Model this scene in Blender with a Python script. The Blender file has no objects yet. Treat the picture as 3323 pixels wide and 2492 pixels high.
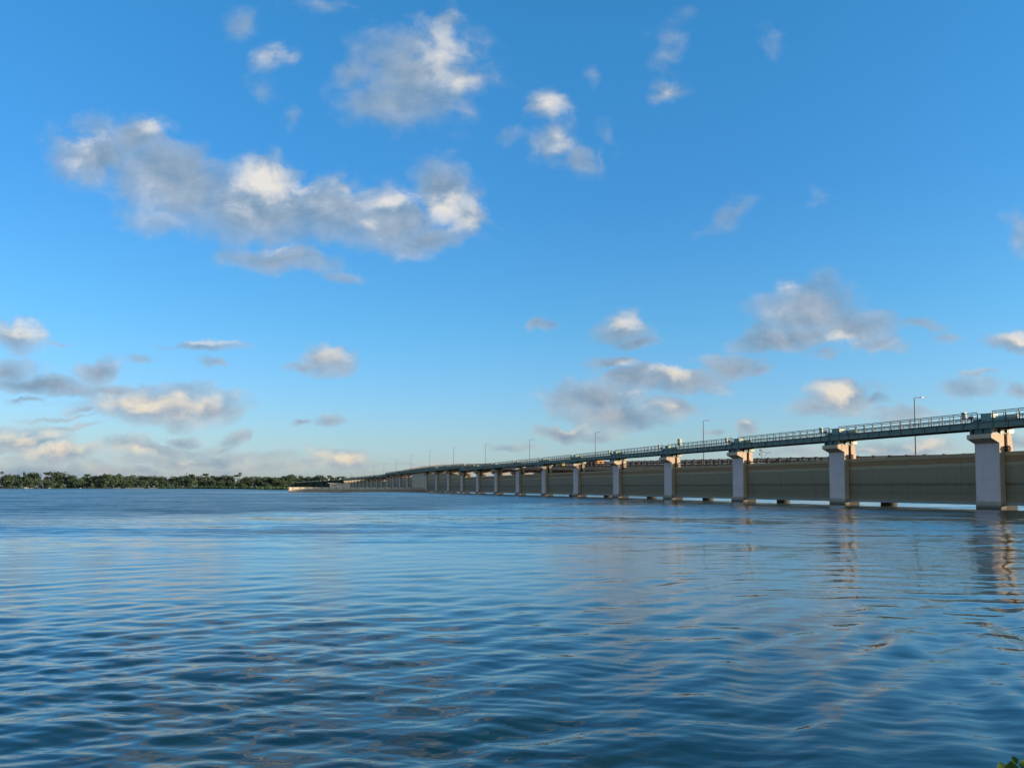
import bpy, bmesh, math, random
import numpy as np
from mathutils import Vector, Matrix, noise as mnoise

R = math.radians
scene = bpy.context.scene
COL = scene.collection
random.seed(7)
rng = np.random.default_rng(11)

# ------------------------------------------------------------------ camera
F, CX = 2500.0, 1661.5            # focal length and centre in photo pixels
EYE = 2.8
PITCH = R(2.76)
cam_d = bpy.data.cameras.new("camera"); cam = bpy.data.objects.new("camera", cam_d)
COL.objects.link(cam); scene.camera = cam
cam.location = (0, 0, EYE)
cam.rotation_euler = (math.pi/2 + PITCH, 0, 0)
cam_d.sensor_width = 36.0
cam_d.lens = 36.0*F/3323.0
cam_d.shift_y = 0.0642
cam_d.clip_start = 0.1; cam_d.clip_end = 60000

# ------------------------------------------------------------------ light, sky, exposure
SUN_EL = R(8.2)
SUN_V = Vector((0.965, -0.264, 0)).normalized()       # horizontal direction towards the sun
sun_d = bpy.data.lights.new("sun", 'SUN'); sun = bpy.data.objects.new("sun", sun_d)
COL.objects.link(sun)
sun_d.energy = 4.3; sun_d.angle = R(0.5); sun_d.color = (1.0, 0.85, 0.64)
sv = Vector((SUN_V.x*math.cos(SUN_EL), SUN_V.y*math.cos(SUN_EL), math.sin(SUN_EL)))
sun.rotation_euler = sv.to_track_quat('Z', 'Y').to_euler()
scene.view_settings.view_transform = 'Standard'
scene.view_settings.look = 'None'
scene.view_settings.gamma = 1.0
scene.view_settings.exposure = 1.0
scene.cycles.max_bounces = 6
scene.cycles.use_denoising = True
scene.cycles.caustics_reflective = False

class NT:
    """small helper to write node trees"""
    def __init__(s, nt): s.nt = nt
    def n(s, t, **kw):
        o = s.nt.nodes.new(t)
        for k, v in kw.items(): setattr(o, k, v)
        return o
    def put(s, sock, v):
        if isinstance(v, bpy.types.NodeSocket): s.nt.links.new(v, sock)
        elif v is not None:
            if hasattr(sock.default_value, '__len__') and not hasattr(v, '__len__'):
                v = [v]*len(sock.default_value)
            if hasattr(v, '__len__') and len(v) == 3 and len(sock.default_value) == 4: v = (*v, 1)
            sock.default_value = v
    def math(s, op, a, b=None, c=None, clamp=False):
        o = s.n('ShaderNodeMath', operation=op, use_clamp=clamp)
        s.put(o.inputs[0], a); s.put(o.inputs[1], b); s.put(o.inputs[2], c)
        return o.outputs[0]
    def vmath(s, op, a, b=None, c=None):
        o = s.n('ShaderNodeVectorMath', operation=op)
        s.put(o.inputs[0], a); s.put(o.inputs[1], b); s.put(o.inputs[2], c)
        return o.outputs['Value'] if op in ('LENGTH', 'DOT_PRODUCT', 'DISTANCE') else o.outputs[0]
    def noise(s, vec, scale, detail=3, rough=0.5, out=0, dist=0.0):
        o = s.n('ShaderNodeTexNoise')
        s.put(o.inputs['Vector'], vec); s.put(o.inputs['Scale'], scale)
        s.put(o.inputs['Detail'], detail); s.put(o.inputs['Roughness'], rough); s.put(o.inputs['Distortion'], dist)
        return o.outputs[out]
    def mr(s, v, a, b, c=0.0, d=1.0, smooth=False):
        o = s.n('ShaderNodeMapRange')
        if smooth: o.interpolation_type = 'SMOOTHSTEP'
        for i, x in enumerate((v, a, b, c, d)): s.put(o.inputs[i], x)
        return o.outputs[0]
    def mix(s, f, a, b, mode='MIX'):
        o = s.n('ShaderNodeMix', data_type='RGBA', blend_type=mode)
        s.put(o.inputs[0], f); s.put(o.inputs[6], a); s.put(o.inputs[7], b)
        return o.outputs[2]
    def ramp(s, f, stops):
        o = s.n('ShaderNodeValToRGB'); s.put(o.inputs[0], f)
        e = o.color_ramp.elements
        while len(e) < len(stops): e.new(0.5)
        for k, (p, c) in enumerate(stops):
            e[k].position = p; e[k].color = (*c, 1) if len(c) == 3 else c
        return o.outputs[0]
    def mapping(s, vec, loc=(0,0,0), rot=(0,0,0), scale=(1,1,1), typ='POINT'):
        o = s.n('ShaderNodeMapping', vector_type=typ)
        s.put(o.inputs[0], vec); s.put(o.inputs[1], loc); s.put(o.inputs[2], rot); s.put(o.inputs[3], scale)
        return o.outputs[0]
    def sep(s, v):
        o = s.n('ShaderNodeSeparateXYZ'); s.put(o.inputs[0], v); return o.outputs
    def comb(s, x, y, z):
        o = s.n('ShaderNodeCombineXYZ'); s.put(o.inputs[0], x); s.put(o.inputs[1], y); s.put(o.inputs[2], z); return o.outputs[0]

def srgb(r, g, b):
    return tuple(((c/255)/12.92 if c/255 <= 0.04045 else ((c/255+0.055)/1.055)**2.4) for c in (r, g, b))

def pix(px, py):
    """photo pixel -> direction as (X/Y, Z/Y)"""
    xc = (px-CX)/F; yc = (1246-py)/F + 0.0642*3323/F
    den = math.cos(PITCH) - yc*math.sin(PITCH)
    return xc/den, (math.sin(PITCH)+yc*math.cos(PITCH))/den

SKY_K = 0.1                       # Background strength
def build_world():
    w = bpy.data.worlds.new("World"); scene.world = w; w.use_nodes = True
    w.cycles.sampling_method = 'MANUAL'; w.cycles.sample_map_resolution = 512
    nt = w.node_tree; nt.nodes.clear(); g = NT(nt)
    out = g.n('ShaderNodeOutputWorld'); bg = g.n('ShaderNodeBackground')
    nt.links.new(bg.outputs[0], out.inputs[0]); bg.inputs[1].default_value = SKY_K
    sky = g.n('ShaderNodeTexSky', sky_type='NISHITA')
    sky.sun_disc = False; sky.sun_elevation = SUN_EL
    sky.sun_rotation = math.atan2(SUN_V.x, SUN_V.y)
    sky.altitude = 0; sky.air_density = 1.0; sky.dust_density = 0.6; sky.ozone_density = 2.0
    tc = g.n('ShaderNodeTexCoord')
    d = tc.outputs['Generated']
    x, y, z = g.sep(d)
    el = g.math('ARCSINE', z)
    # colour of the clear air, by height above the horizon
    tint = g.ramp(g.mr(el, 0.0, 1.2), list(zip((0.0, 0.02, 0.051, 0.167, 0.297, 0.451, 0.6, 1.0), SKY_TINT)))
    skyc = g.mix(1.0, sky.outputs[0], tint, 'MULTIPLY')
    # the air is a little duller away from the sun; unseen sky behind is warmed to fill shade
    skyc = g.mix(1.0, skyc, g.mix(g.mr(x, -0.6, -0.05), (0.86, 0.86, 0.87), (1, 1, 1)), 'MULTIPLY')
    skyc = g.mix(1.0, skyc, g.mix(g.mr(y, -0.3, 0.3), (2.4, 1.45, 1.0), (1, 1, 1)), 'MULTIPLY')
    skyc = g.vmath('SCALE', skyc); nt.nodes[-1].inputs[3].default_value = SKY_GAIN
    # plane of directions ahead
    yy = g.math('MAXIMUM', y, 0.12)
    a = g.math('DIVIDE', x, yy); b = g.math('DIVIDE', g.math('ABSOLUTE', z), yy)
    p = g.comb(a, b, 0.0)
    w1 = g.vmath('SUBTRACT', g.noise(p, 7.0, 2, 0.5, 1), (0.5,)*3)
    w2 = g.vmath('SUBTRACT', g.noise(p, 26.0, 4, 0.55, 1), (0.5,)*3)
    pw = g.vmath('MULTIPLY_ADD', w1, (0.045,)*3, p)
    pw = g.vmath('MULTIPLY_ADD', w2, (0.036, 0.028, 0), pw)
    def field(blobs, k=0.12, after=None):
        acc = None; v = after; src = pw
        for i, (bx, by, rx, ry, rot, amp) in enumerate(blobs):
            c = pix(bx*1.5023, by*1.5023)
            if i % 6 == 0 and (acc or after):      # a chain keeps the shader's stack small
                src = g.vmath('MULTIPLY_ADD', acc or after, (1e-7,)*3, pw)
            ix, iy = 1/(rx*1.5023/F*1.42), 1/(ry*1.5023/F*1.45)
            if rot == 0:
                m = g.vmath('MULTIPLY_ADD', src, (ix, iy, 0), (-c[0]*ix, -c[1]*iy, 0))
            else:
                cs, sn = math.cos(R(rot)), math.sin(R(rot))
                o = g.vmath('SUBTRACT', src, (c[0], c[1], 0))
                m = g.comb(g.vmath('DOT_PRODUCT', o, (cs*ix, sn*ix, 0)), g.vmath('DOT_PRODUCT', o, (-sn*iy, cs*iy, 0)), 0)
            l = g.vmath('LENGTH', m)
            v = g.math('MULTIPLY_ADD', l, -0.75*amp-0.25, amp)
            acc = v if acc is None else g.math('SMOOTH_MAX', acc, v, k)
        return acc
    Fd = field(CLOUDS); Fb = field(BRIGHT, 0.08, Fd)
    ahead = g.mr(y, 0.15, 0.4)
    ps = g.vmath('MULTIPLY', p, (1.0, 1.35, 1.0))
    n1 = g.noise(ps, 17.0, 5, 0.58, 0, 0.3)
    # scattered cloud for the rest of the dome (overhead and behind), out of view and brightened as fill
    zz = g.math('MAXIMUM', g.math('ADD', g.math('ABSOLUTE', z), 0.08), 0.05)
    q = g.comb(g.math('DIVIDE', x, zz), g.math('DIVIDE', y, zz), 0.0)
    ng = g.noise(q, 1.1, 6, 0.55, 0, 0.2)
    Fg = g.mr(ng, 0.40, 0.62, -0.3, 0.85)
    over = g.mr(b, 0.62, 0.8)
    Fg = g.math('SUBTRACT', Fg, g.mr(y, -0.1, 0.35, 0.0, 0.55))
    sel = g.math('MAXIMUM', g.math('SUBTRACT', 1.0, ahead), over, clamp=True)
    Fx = g.math('ADD', g.math('MULTIPLY', Fd, g.math('SUBTRACT', 1.0, sel)), g.math('MULTIPLY', Fg, sel))
    Fx = g.math('MAXIMUM', Fx, -1.0)
    vo = g.n('ShaderNodeTexVoronoi', feature='F1'); g.put(vo.inputs['Vector'], g.vmath('MULTIPLY', pw, (1.0, 1.3, 0))); vo.inputs['Scale'].default_value = 30.0
    bul = g.math('SUBTRACT', 0.42, vo.outputs['Distance'])
    Fx2 = g.math('MULTIPLY_ADD', bul, g.mr(Fb, -0.5, 0.3, 0.12, 0.50), Fx)
    dens = g.math('ADD', Fx2, g.math('MULTIPLY', g.math('SUBTRACT', n1, 0.5), 0.95))
    soft = g.mr(b, 0.05, 0.5, 0.28, 0.46)      # low clouds crisper than high ones
    al = g.mr(dens, 0.0, soft, 0.0, 1.0, True)
    cap = g.mr(Fx, 0.1, 0.72, 0.34, 0.94)
    al = g.math('MULTIPLY', al, cap)
    al = g.math('MULTIPLY', al, g.mr(z, -0.01, 0.01))
    # light on the clouds: tops and sunward flanks catch the low sun
    n2 = g.noise(g.vmath('ADD', ps, (0.012, 0.016, 0)), 17.0, 5, 0.58, 0, 0.3)
    rel = g.math('SUBTRACT', n1, n2)
    n0c = g.noise(p, 9.0, 2, 0.5)
    br = g.mr(g.math('ADD', Fb, g.math('MULTIPLY', g.math('SUBTRACT', n1, 0.5), 1.6)), -0.02, 0.98, 0.0, 1.0, True)
    edge = g.mr(dens, 0.1, 0.75, 0.45, 0.0)     # thin edges glow
    br = g.math('ADD', br, g.math('MULTIPLY', g.math('MULTIPLY', bul, br), 0.7))
    lit = g.math('ADD', br, g.math('MULTIPLY', rel, 1.3))
    lit = g.math('ADD', lit, g.math('MULTIPLY', edge, 0.55))
    lit = g.math('ADD', g.math('MULTIPLY', lit, 0.9), g.math('ADD', g.mr(n0c, 0.35, 0.7, 0.02, 0.30), g.math('MULTIPLY', sel, 0.45)), clamp=True)
    low = g.mr(b, 0.03, 0.3)
    shade = g.mix(low, srgb(134, 156, 176), srgb(128, 156, 182))
    mid = g.mix(low, srgb(184, 186, 190), srgb(168, 184, 202))
    top = g.mix(low, srgb(236, 220, 196), srgb(236, 231, 222))
    cc = g.mix(g.mr(lit, 0.0, 0.45), shade, mid)
    cc = g.mix(g.mr(lit, 0.4, 1.0), cc, top)
    cc = g.vmath('SCALE', cc); nt.nodes[-1].inputs[3].default_value = 0.5/SKY_K
    # pale low bank of air near the horizon
    fin = g.mix(al, skyc, cc)
    nt.links.new(fin, bg.inputs[0])

SKY_GAIN = 1.12
SKY_TINT = [(0.62,0.86,1.85),(0.67,0.88,1.62),(0.66,0.87,1.32),(0.47,0.96,1.34),(0.365,0.98,1.47),(0.34,1.10,1.58),(0.36,1.0,1.42),(0.9,1.15,1.2)]  # last stop, overhead and out of view, kept neutral to warm the fill
CLOUDS = [
 (210,330,100,75,0,.85),(300,300,70,50,0,.9),(200,285,60,45,0,.6),(370,390,150,80,-15,1),(560,440,170,80,-12,1),
 (575,390,80,62,-10,1),(720,450,150,68,-8,1),(850,470,110,62,0,1),(965,420,62,90,25,1),(1010,480,50,45,0,1),(920,520,90,35,0,.8),
 (600,555,130,28,-5,.8),(740,600,60,20,-15,.5),(340,470,140,35,-5,.5),(745,395,60,35,0,.7),
 (905,150,145,125,0,.82),(850,220,120,60,0,.72),(960,50,60,45,0,.6),(1000,180,80,80,0,.7),(770,150,50,60,0,.5),
 (590,120,75,42,0,.5),(520,50,50,60,0,.4),(680,10,100,30,0,.45),
 (1180,235,60,42,0,.66),(1200,305,62,48,0,.68),(1250,340,60,32,-25,.58),(1290,345,25,50,0,.4),(1445,195,48,32,0,.66),
 (1450,75,60,90,0,.36),(1275,170,25,30,0,.34),(640,250,40,30,-30,.34),
 (1575,460,85,28,28,.40),(1665,85,38,75,-15,.30),(1770,430,50,40,0,.27),(1480,30,70,50,0,.27),(560,200,60,40,0,.27),(1100,290,60,30,0,.28),(1310,300,40,60,0,.28),(2205,500,50,60,0,.45),
 (30,725,80,30,-10,.8),(125,742,60,14,0,.5),(15,795,70,30,0,.75),(100,830,150,20,-3,.85),(215,800,52,28,0,.8),
 (310,768,60,14,0,.42),(440,745,95,13,-5,.62),(345,870,155,40,0,1),(250,840,110,18,0,.75),(430,870,90,38,0,.85),
 (60,862,90,12,0,.5),(190,882,60,12,0,.55),(490,880,60,28,0,.5),(455,785,30,11,-20,.55),
 (712,780,60,29,0,.9),(660,793,50,11,0,.65),
 (130,925,130,10,0,.5),(50,948,110,30,0,.8),(130,975,120,22,0,.8),(300,968,210,24,0,.66),(420,990,240,22,0,.62),
 (60,1010,220,22,0,.66),(250,1022,330,16,0,.62),(520,1012,260,14,0,.5),(900,1000,240,10,0,.34),(150,900,170,10,0,.4),(390,940,50,13,0,.62),(515,935,42,17,20,.62),(480,960,45,8,10,.45),
 (650,915,22,9,0,.6),(720,908,45,15,15,.6),(745,992,58,21,0,.92),(690,1003,90,12,0,.45),(1100,965,80,14,0,.45),
 (1175,703,36,15,0,.62),(1335,712,60,36,0,.82),(1365,745,46,14,0,.78),
 (1330,788,60,20,0,.78),(1365,820,80,32,0,.9),(1450,825,115,30,0,.95),(1290,862,110,36,0,.92),(1330,897,120,28,0,.88),
 (1450,885,82,24,0,.76),(1215,930,62,24,0,.88),(1280,937,60,13,0,.55),(1580,790,85,30,0,.82),(1640,803,40,20,0,.65),
 (1745,675,105,62,0,.92),(1700,735,115,28,0,.92),(1830,715,110,45,0,.88),(1900,748,75,18,0,.68),(1640,728,50,18,0,.66),
 (1780,772,60,14,0,.45),(1990,708,62,17,0,.5),(2045,735,50,15,0,.45),(2180,735,68,28,0,.85),
 (1820,855,66,38,0,.98),(1760,872,65,20,0,.66),(1885,872,52,17,0,.58),(2090,850,75,32,0,.56),(2110,815,50,11,0,.5),
 (2205,850,40,20,0,.66),(1960,895,110,19,0,.52),(1605,920,27,22,0,.74),(1540,940,32,9,0,.45),(1890,965,130,20,0,.6),
 (2000,970,65,22,0,.66),(1720,962,100,16,0,.48),(2190,955,80,22,0,.56)]
BRIGHT = [
 (570,395,72,55,-10,1),(640,400,32,25,0,.9),(325,278,50,24,-10,.8),(190,300,55,26,0,.5),(170,345,50,25,0,.4),(750,395,52,26,0,.55),
 (850,435,58,20,0,.9),(985,455,58,50,0,.95),(1005,495,46,30,0,.8),(800,480,60,15,0,.4),(345,862,130,24,0,.95),(450,855,40,18,0,.7),
 (40,712,70,18,-10,.9),(60,938,60,13,0,.9),(130,968,95,11,0,.9),(290,975,70,9,0,.6),(420,985,60,8,0,.5),(610,535,60,11,0,.45),
 (725,765,42,16,0,.6),(745,986,46,13,0,1),(215,783,38,12,0,.3),(1340,698,42,20,0,.7),(1350,793,32,13,0,.9),(1440,803,50,18,0,1),
 (1380,853,40,9,0,.5),(1215,918,45,12,0,.9),(1818,838,42,22,0,1),(1825,735,50,17,0,.75),(1712,622,40,12,0,.6),(2190,722,45,16,0,.9),
 (1603,908,20,11,0,.6),(1870,962,55,11,0,.7),(2000,962,42,13,0,.7),(950,110,70,80,0,.62),(1010,190,60,40,0,.4),(1190,240,48,36,0,.5),
 (1210,300,50,35,0,.55),(1445,193,40,26,0,.6),(440,737,62,7,-5,.8),(1440,882,60,9,0,.4),(590,118,50,28,0,.35),(1180,305,40,30,0,.4)]
build_world()

# ================================================================== helpers
def new_obj(name, bm_or_mesh, mat=None, parent=None, smooth=False):
    if isinstance(bm_or_mesh, bmesh.types.BMesh):
        me = bpy.data.meshes.new(name); bm_or_mesh.to_mesh(me); bm_or_mesh.free()
    else: me = bm_or_mesh
    for m in (mat if isinstance(mat, (list, tuple)) else [mat]):
        if m: me.materials.append(m)
    if smooth:
        for p in me.polygons: p.use_smooth = True
    o = bpy.data.objects.new(name, me); COL.objects.link(o)
    if parent: o.parent = parent
    return o

def tag(o, label=None, cat=None, group=None, kind=None):
    if label: o['label'] = label
    if cat: o['category'] = cat
    if group: o['group'] = group
    if kind: o['kind'] = kind
    return o

def empty(name, loc, rot=(0,0,0), label=None, cat=None, group=None):
    o = bpy.data.objects.new(name, None); COL.objects.link(o)
    o.location = loc; o.rotation_euler = rot; o.empty_display_size = 0.2
    return tag(o, label, cat, group)

def copy_tree(o, parent=None):
    c = o.copy(); COL.objects.link(c)
    if parent: c.parent = parent
    for ch in [k for k in bpy.data.objects if k.parent == o]: copy_tree(ch, c)
    return c

KIDS = {}
def snapshot(root):
    """remember a tree so that it can be copied fast"""
    KIDS[root.name] = [(ch, [g for g in bpy.data.objects if g.parent == ch]) for ch in bpy.data.objects if ch.parent == root]
def dup(root, loc, rot=None, label=None, group=None):
    r = root.copy(); COL.objects.link(r); r.location = loc
    if rot is not None: r.rotation_euler = rot
    if label: r['label'] = label
    if group: r['group'] = group
    for ch, gs in KIDS[root.name]:
        c = ch.copy(); COL.objects.link(c); c.parent = r
        for gch in gs:
            d = gch.copy(); COL.objects.link(d); d.parent = c
    return r

def box(bm, x0, x1, y0, y1, z0, z1, bev=0.0):
    vs = [bm.verts.new((x, y, z)) for x in (x0, x1) for y in (y0, y1) for z in (z0, z1)]
    fs = [(0,1,3,2), (4,6,7,5), (0,4,5,1), (2,3,7,6), (0,2,6,4), (1,5,7,3)]
    faces = [bm.faces.new([vs[i] for i in f]) for f in fs]
    if bev > 0:
        es = list({e for f in faces for e in f.edges})
        bmesh.ops.bevel(bm, geom=es, offset=bev, segments=1, affect='EDGES')

def prism(bm, prof, y0, y1, axis='Y'):
    """profile [(x,z)...] extruded along Y"""
    a = [bm.verts.new((x, y0, z)) for x, z in prof]; b = [bm.verts.new((x, y1, z)) for x, z in prof]
    n = len(prof)
    bm.faces.new(a); bm.faces.new(b[::-1])
    for i in range(n): bm.faces.new((a[i], b[i], b[(i+1) % n], a[(i+1) % n]))

def cyl(bm, p0, p1, r0, r1=None, seg=8, caps=True):
    p0, p1 = Vector(p0), Vector(p1); r1 = r0 if r1 is None else r1
    d = (p1-p0).normalized(); q = d.to_track_quat('Z', 'Y')
    a, b = [], []
    for i in range(seg):
        t = 2*math.pi*i/seg; v = q @ Vector((math.cos(t), math.sin(t), 0))
        a.append(bm.verts.new(p0+v*r0)); b.append(bm.verts.new(p1+v*r1))
    for i in range(seg): bm.faces.new((a[i], a[(i+1) % seg], b[(i+1) % seg], b[i]))
    if caps: bm.faces.new(a[::-1]); bm.faces.new(b)

def fix(bm):
    bmesh.ops.recalc_face_normals(bm, faces=bm.faces); return bm
def B(): return bmesh.new()

# ------------------------------------------------------------------ materials
def mat(name, build):
    m = bpy.data.materials.new(name); m.use_nodes = True
    nt = m.node_tree; nt.nodes.clear(); g = NT(nt)
    out = g.n('ShaderNodeOutputMaterial'); bs = g.n('ShaderNodeBsdfPrincipled')
    nt.links.new(bs.outputs[0], out.inputs[0])
    build(g, bs); return m

def set_(g, bs, name, v): g.put(bs.inputs[name], v)

def bump(g, bs, h, strength=0.3, dist=0.02):
    o = g.n('ShaderNodeBump'); g.put(o.inputs['Height'], h)
    o.inputs['Strength'].default_value = strength; o.inputs['Distance'].default_value = dist
    g.nt.links.new(o.outputs[0], bs.inputs['Normal'])

def concrete(c0, c1, stain=(0.10,0.09,0.075), streak=0.5, wet_shade=0.35):
    def f(g, bs):
        geo = g.n('ShaderNodeNewGeometry'); pos = geo.outputs['Position']
        n = g.noise(pos, 0.35, 5, 0.6); n2 = g.noise(pos, 6.0, 4, 0.65)
        c = g.mix(g.mr(n, 0.3, 0.7), c0, c1)
        c = g.mix(g.mr(n2, 0.35, 0.75, 0.0, 0.30), c, tuple(k*0.6 for k in c0))
        st = g.noise(g.mapping(pos, scale=(2.2, 2.2, 0.10)), 1.6, 5, 0.62)
        c = g.mix(g.mr(st, 0.55, 0.78, 0.0, streak), c, stain)
        z = g.sep(pos)[2]
        zz = g.math('ADD', z, g.math('MULTIPLY', g.math('SUBTRACT', n2, 0.5), 0.5))
        c = g.mix(g.mr(zz, 0.15, 0.75, wet_shade, 0.0), c, (0.035,0.032,0.022))
        # pour joints every 2.4 m
        j = g.math('FRACT', g.math('DIVIDE', z, 2.4))
        c = g.mix(g.math('MULTIPLY', g.math('LESS_THAN', j, 0.014), 0.35), c, (0.08,0.08,0.08))
        set_(g, bs, 'Base Color', c); set_(g, bs, 'Roughness', 0.85)
        bump(g, bs, n2, 0.35, 0.03)
    return f

M = {}
M['paint'] = mat('pier_paint', concrete((0.56,0.45,0.46), (0.66,0.54,0.54), (0.26,0.23,0.23), 0.35, 0.5))
M['concrete'] = mat('weathered_concrete', concrete((0.48,0.36,0.26), (0.60,0.46,0.34), (0.14,0.085,0.05), 0.75, 0.8))
M['plinth'] = mat('plinth_concrete', concrete((0.34,0.28,0.23), (0.48,0.39,0.32), (0.07,0.06,0.05), 0.7, 0.85))
M['wall'] = mat('divide_wall_concrete', concrete((0.56,0.44,0.35), (0.66,0.53,0.43), (0.3,0.2,0.13), 0.4, 0.5))
M['road_concrete'] = mat('road_bridge_concrete', concrete((0.26,0.24,0.22), (0.36,0.33,0.30), (0.08,0.07,0.06), 0.5, 0.3))
M['wet_shade'] = mat('wet_shaded_concrete', concrete((0.012,0.011,0.010), (0.022,0.018,0.015), (0.01,0.01,0.01), 0.6, 0.8))  # near-black so the rear pier base looks shaded as well as wet
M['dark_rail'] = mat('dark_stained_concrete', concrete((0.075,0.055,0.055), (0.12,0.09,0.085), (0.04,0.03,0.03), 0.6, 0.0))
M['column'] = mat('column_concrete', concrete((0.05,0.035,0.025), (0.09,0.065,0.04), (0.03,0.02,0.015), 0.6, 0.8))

def gate_skin(g, bs):
    geo = g.n('ShaderNodeNewGeometry'); pos = geo.outputs['Position']; z = g.sep(pos)[2]
    zk = 1.0
    w = g.noise(g.mapping(pos, scale=(0.15,0.15,1.0)), 2.2, 4, 0.6)
    zz = g.math('ADD', z, g.math('MULTIPLY', g.math('SUBTRACT', w, 0.5), 0.35))
    k = 1.35
    c = g.ramp(g.math('DIVIDE', zz, 8.0), [(p_, (c_[0]*k*1.22, c_[1]*k*1.06, c_[2]*k*0.9)) for p_, c_ in [(0.0,(0.12,0.09,0.055)), (0.10,(0.20,0.16,0.11)), (0.14,(0.15,0.12,0.08)), (0.25,(0.13,0.105,0.07)), (0.36,(0.14,0.11,0.075)),
               (0.40,(0.055,0.04,0.03)), (0.43,(0.16,0.13,0.09)), (0.68,(0.19,0.16,0.115)), (0.725,(0.31,0.27,0.20)), (0.75,(0.20,0.11,0.045)), (0.82,(0.23,0.13,0.055)), (0.86,(0.31,0.23,0.14)), (1.0,(0.31,0.24,0.15))]])
    n = g.noise(pos, 2.2, 7, 0.75, 0, 0.4); n2 = g.noise(pos, 9.0, 4, 0.75)
    c = g.mix(g.mr(n, 0.38, 0.66, 0.0, 0.8), c, g.mix(0.55, c, (0.26,0.22,0.16)))
    c = g.mix(g.mr(n2, 0.3, 0.8, 0.0, 0.45), c, (0.05,0.04,0.03))
    st = g.noise(g.mapping(pos, scale=(2.5,2.5,0.12)), 1.5, 4, 0.6)
    c = g.mix(g.mr(st, 0.55, 0.8, 0.0, 0.5), c, (0.045,0.035,0.025))
    set_(g, bs, 'Base Color', c); set_(g, bs, 'Roughness', 0.75)
    bump(g, bs, n, 0.4, 0.05)
M['gate'] = mat('weathered_gate_skin', gate_skin)
M['gate_edge'] = mat('gate_edge_steel', concrete((0.20,0.21,0.20), (0.27,0.28,0.27), (0.09,0.08,0.06), 0.5, 0.1))
M['slot'] = mat('rusty_slot', concrete((0.05,0.025,0.02), (0.09,0.04,0.025), (0.03,0.015,0.01), 0.6, 0.1))

def painted(c, rust=0.3, rough=0.45, metal=0.0):
    def f(g, bs):
        geo = g.n('ShaderNodeNewGeometry'); pos = geo.outputs['Position']
        n = g.noise(pos, 1.1, 5, 0.65); n2 = g.noise(pos, 9.0, 3, 0.6)
        cc = g.mix(g.mr(n2, 0.3, 0.7, 0.0, 0.35), c, tuple(k*0.65 for k in c))
        cc = g.mix(g.mr(n, 0.55, 0.70, 0.0, rust), cc, (0.10,0.045,0.035))
        set_(g, bs, 'Base Color', cc); set_(g, bs, 'Roughness', rough); set_(g, bs, 'Metallic', metal)
    return f
M['green'] = mat('green_steel_paint', painted((0.13,0.17,0.15), 0.65, 0.55))
M['green_dark'] = mat('dark_green_steel_paint', painted((0.055,0.10,0.10), 0.4, 0.55))
M['rail'] = mat('railing_paint', painted((0.040,0.060,0.065), 0.3, 0.6))
M['hoist'] = mat('hoist_paint', painted((0.15,0.27,0.26), 0.25, 0.5))
M['cream'] = mat('cream_sun_paint', painted((0.42,0.42,0.30), 0.2, 0.5))  # cream paint; also the sunlit colour of hoist sides and bearing boxes
M['cabinet'] = mat('grey_cabinet_paint', painted((0.32,0.31,0.27), 0.15, 0.45))
M['dial'] = mat('pink_grey_paint', painted((0.22,0.15,0.18), 0.2, 0.5))
M['galv'] = mat('galvanised_steel', painted((0.09,0.10,0.11), 0.05, 0.55))
M['asphalt'] = mat('asphalt', painted((0.05,0.05,0.05), 0.0, 0.9))
M['black'] = mat('black_rubber', painted((0.015,0.015,0.016), 0.0, 0.8))
M['truck_red'] = mat('red_orange_paint', painted((0.42,0.075,0.03), 0.1, 0.5))
M['truck_cream'] = mat('orange_canvas', painted((0.62,0.30,0.10), 0.1, 0.8))
M['car_yellow'] = mat('yellow_car_paint', painted((0.65,0.52,0.14), 0.0, 0.3))
M['car_white'] = mat('white_car_paint', painted((0.75,0.74,0.72), 0.0, 0.3))
M['glass'] = mat('dark_glass', painted((0.02,0.025,0.03), 0.0, 0.08))
M['lens'] = mat('lamp_lens', painted((0.5,0.5,0.48), 0.0, 0.3))
M['white'] = mat('white_paint', painted((0.7,0.7,0.68), 0.1, 0.5))

def foliage(c0, c1):
    def f(g, bs):
        geo = g.n('ShaderNodeNewGeometry'); oi = g.n('ShaderNodeObjectInfo')
        n = g.noise(geo.outputs['Position'], 0.16, 4, 0.6)
        n2 = g.noise(geo.outputs['Position'], 1.1, 3, 0.6)
        c = g.mix(g.mr(n, 0.35, 0.65), c0, c1)
        c = g.mix(g.mr(n2, 0.3, 0.7, 0.0, 0.5), c, tuple(k*0.55 for k in c0))
        c = g.mix(g.math('MULTIPLY', oi.outputs['Random'], 0.25), c, (0.070,0.080,0.045))
        set_(g, bs, 'Base Color', c); set_(g, bs, 'Roughness', 0.8)
        bs.inputs['Specular IOR Level'].default_value = 0.08
    return f
M['leaf'] = mat('foliage', foliage((0.042,0.064,0.040), (0.064,0.088,0.050)))
M['leaf_dark'] = mat('dark_foliage', foliage((0.042,0.060,0.040), (0.060,0.080,0.048)))
M['reed'] = mat('reeds', foliage((0.035,0.062,0.030), (0.055,0.085,0.038)))
M['bark'] = mat('bark', painted((0.09,0.07,0.055), 0.0, 0.9))
M['shore_leaf'] = mat('shore_leaf', foliage((0.03,0.085,0.014), (0.07,0.13,0.03)))
M['rock'] = mat('pale_rock', painted((0.26,0.24,0.22), 0.0, 0.9))

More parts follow.
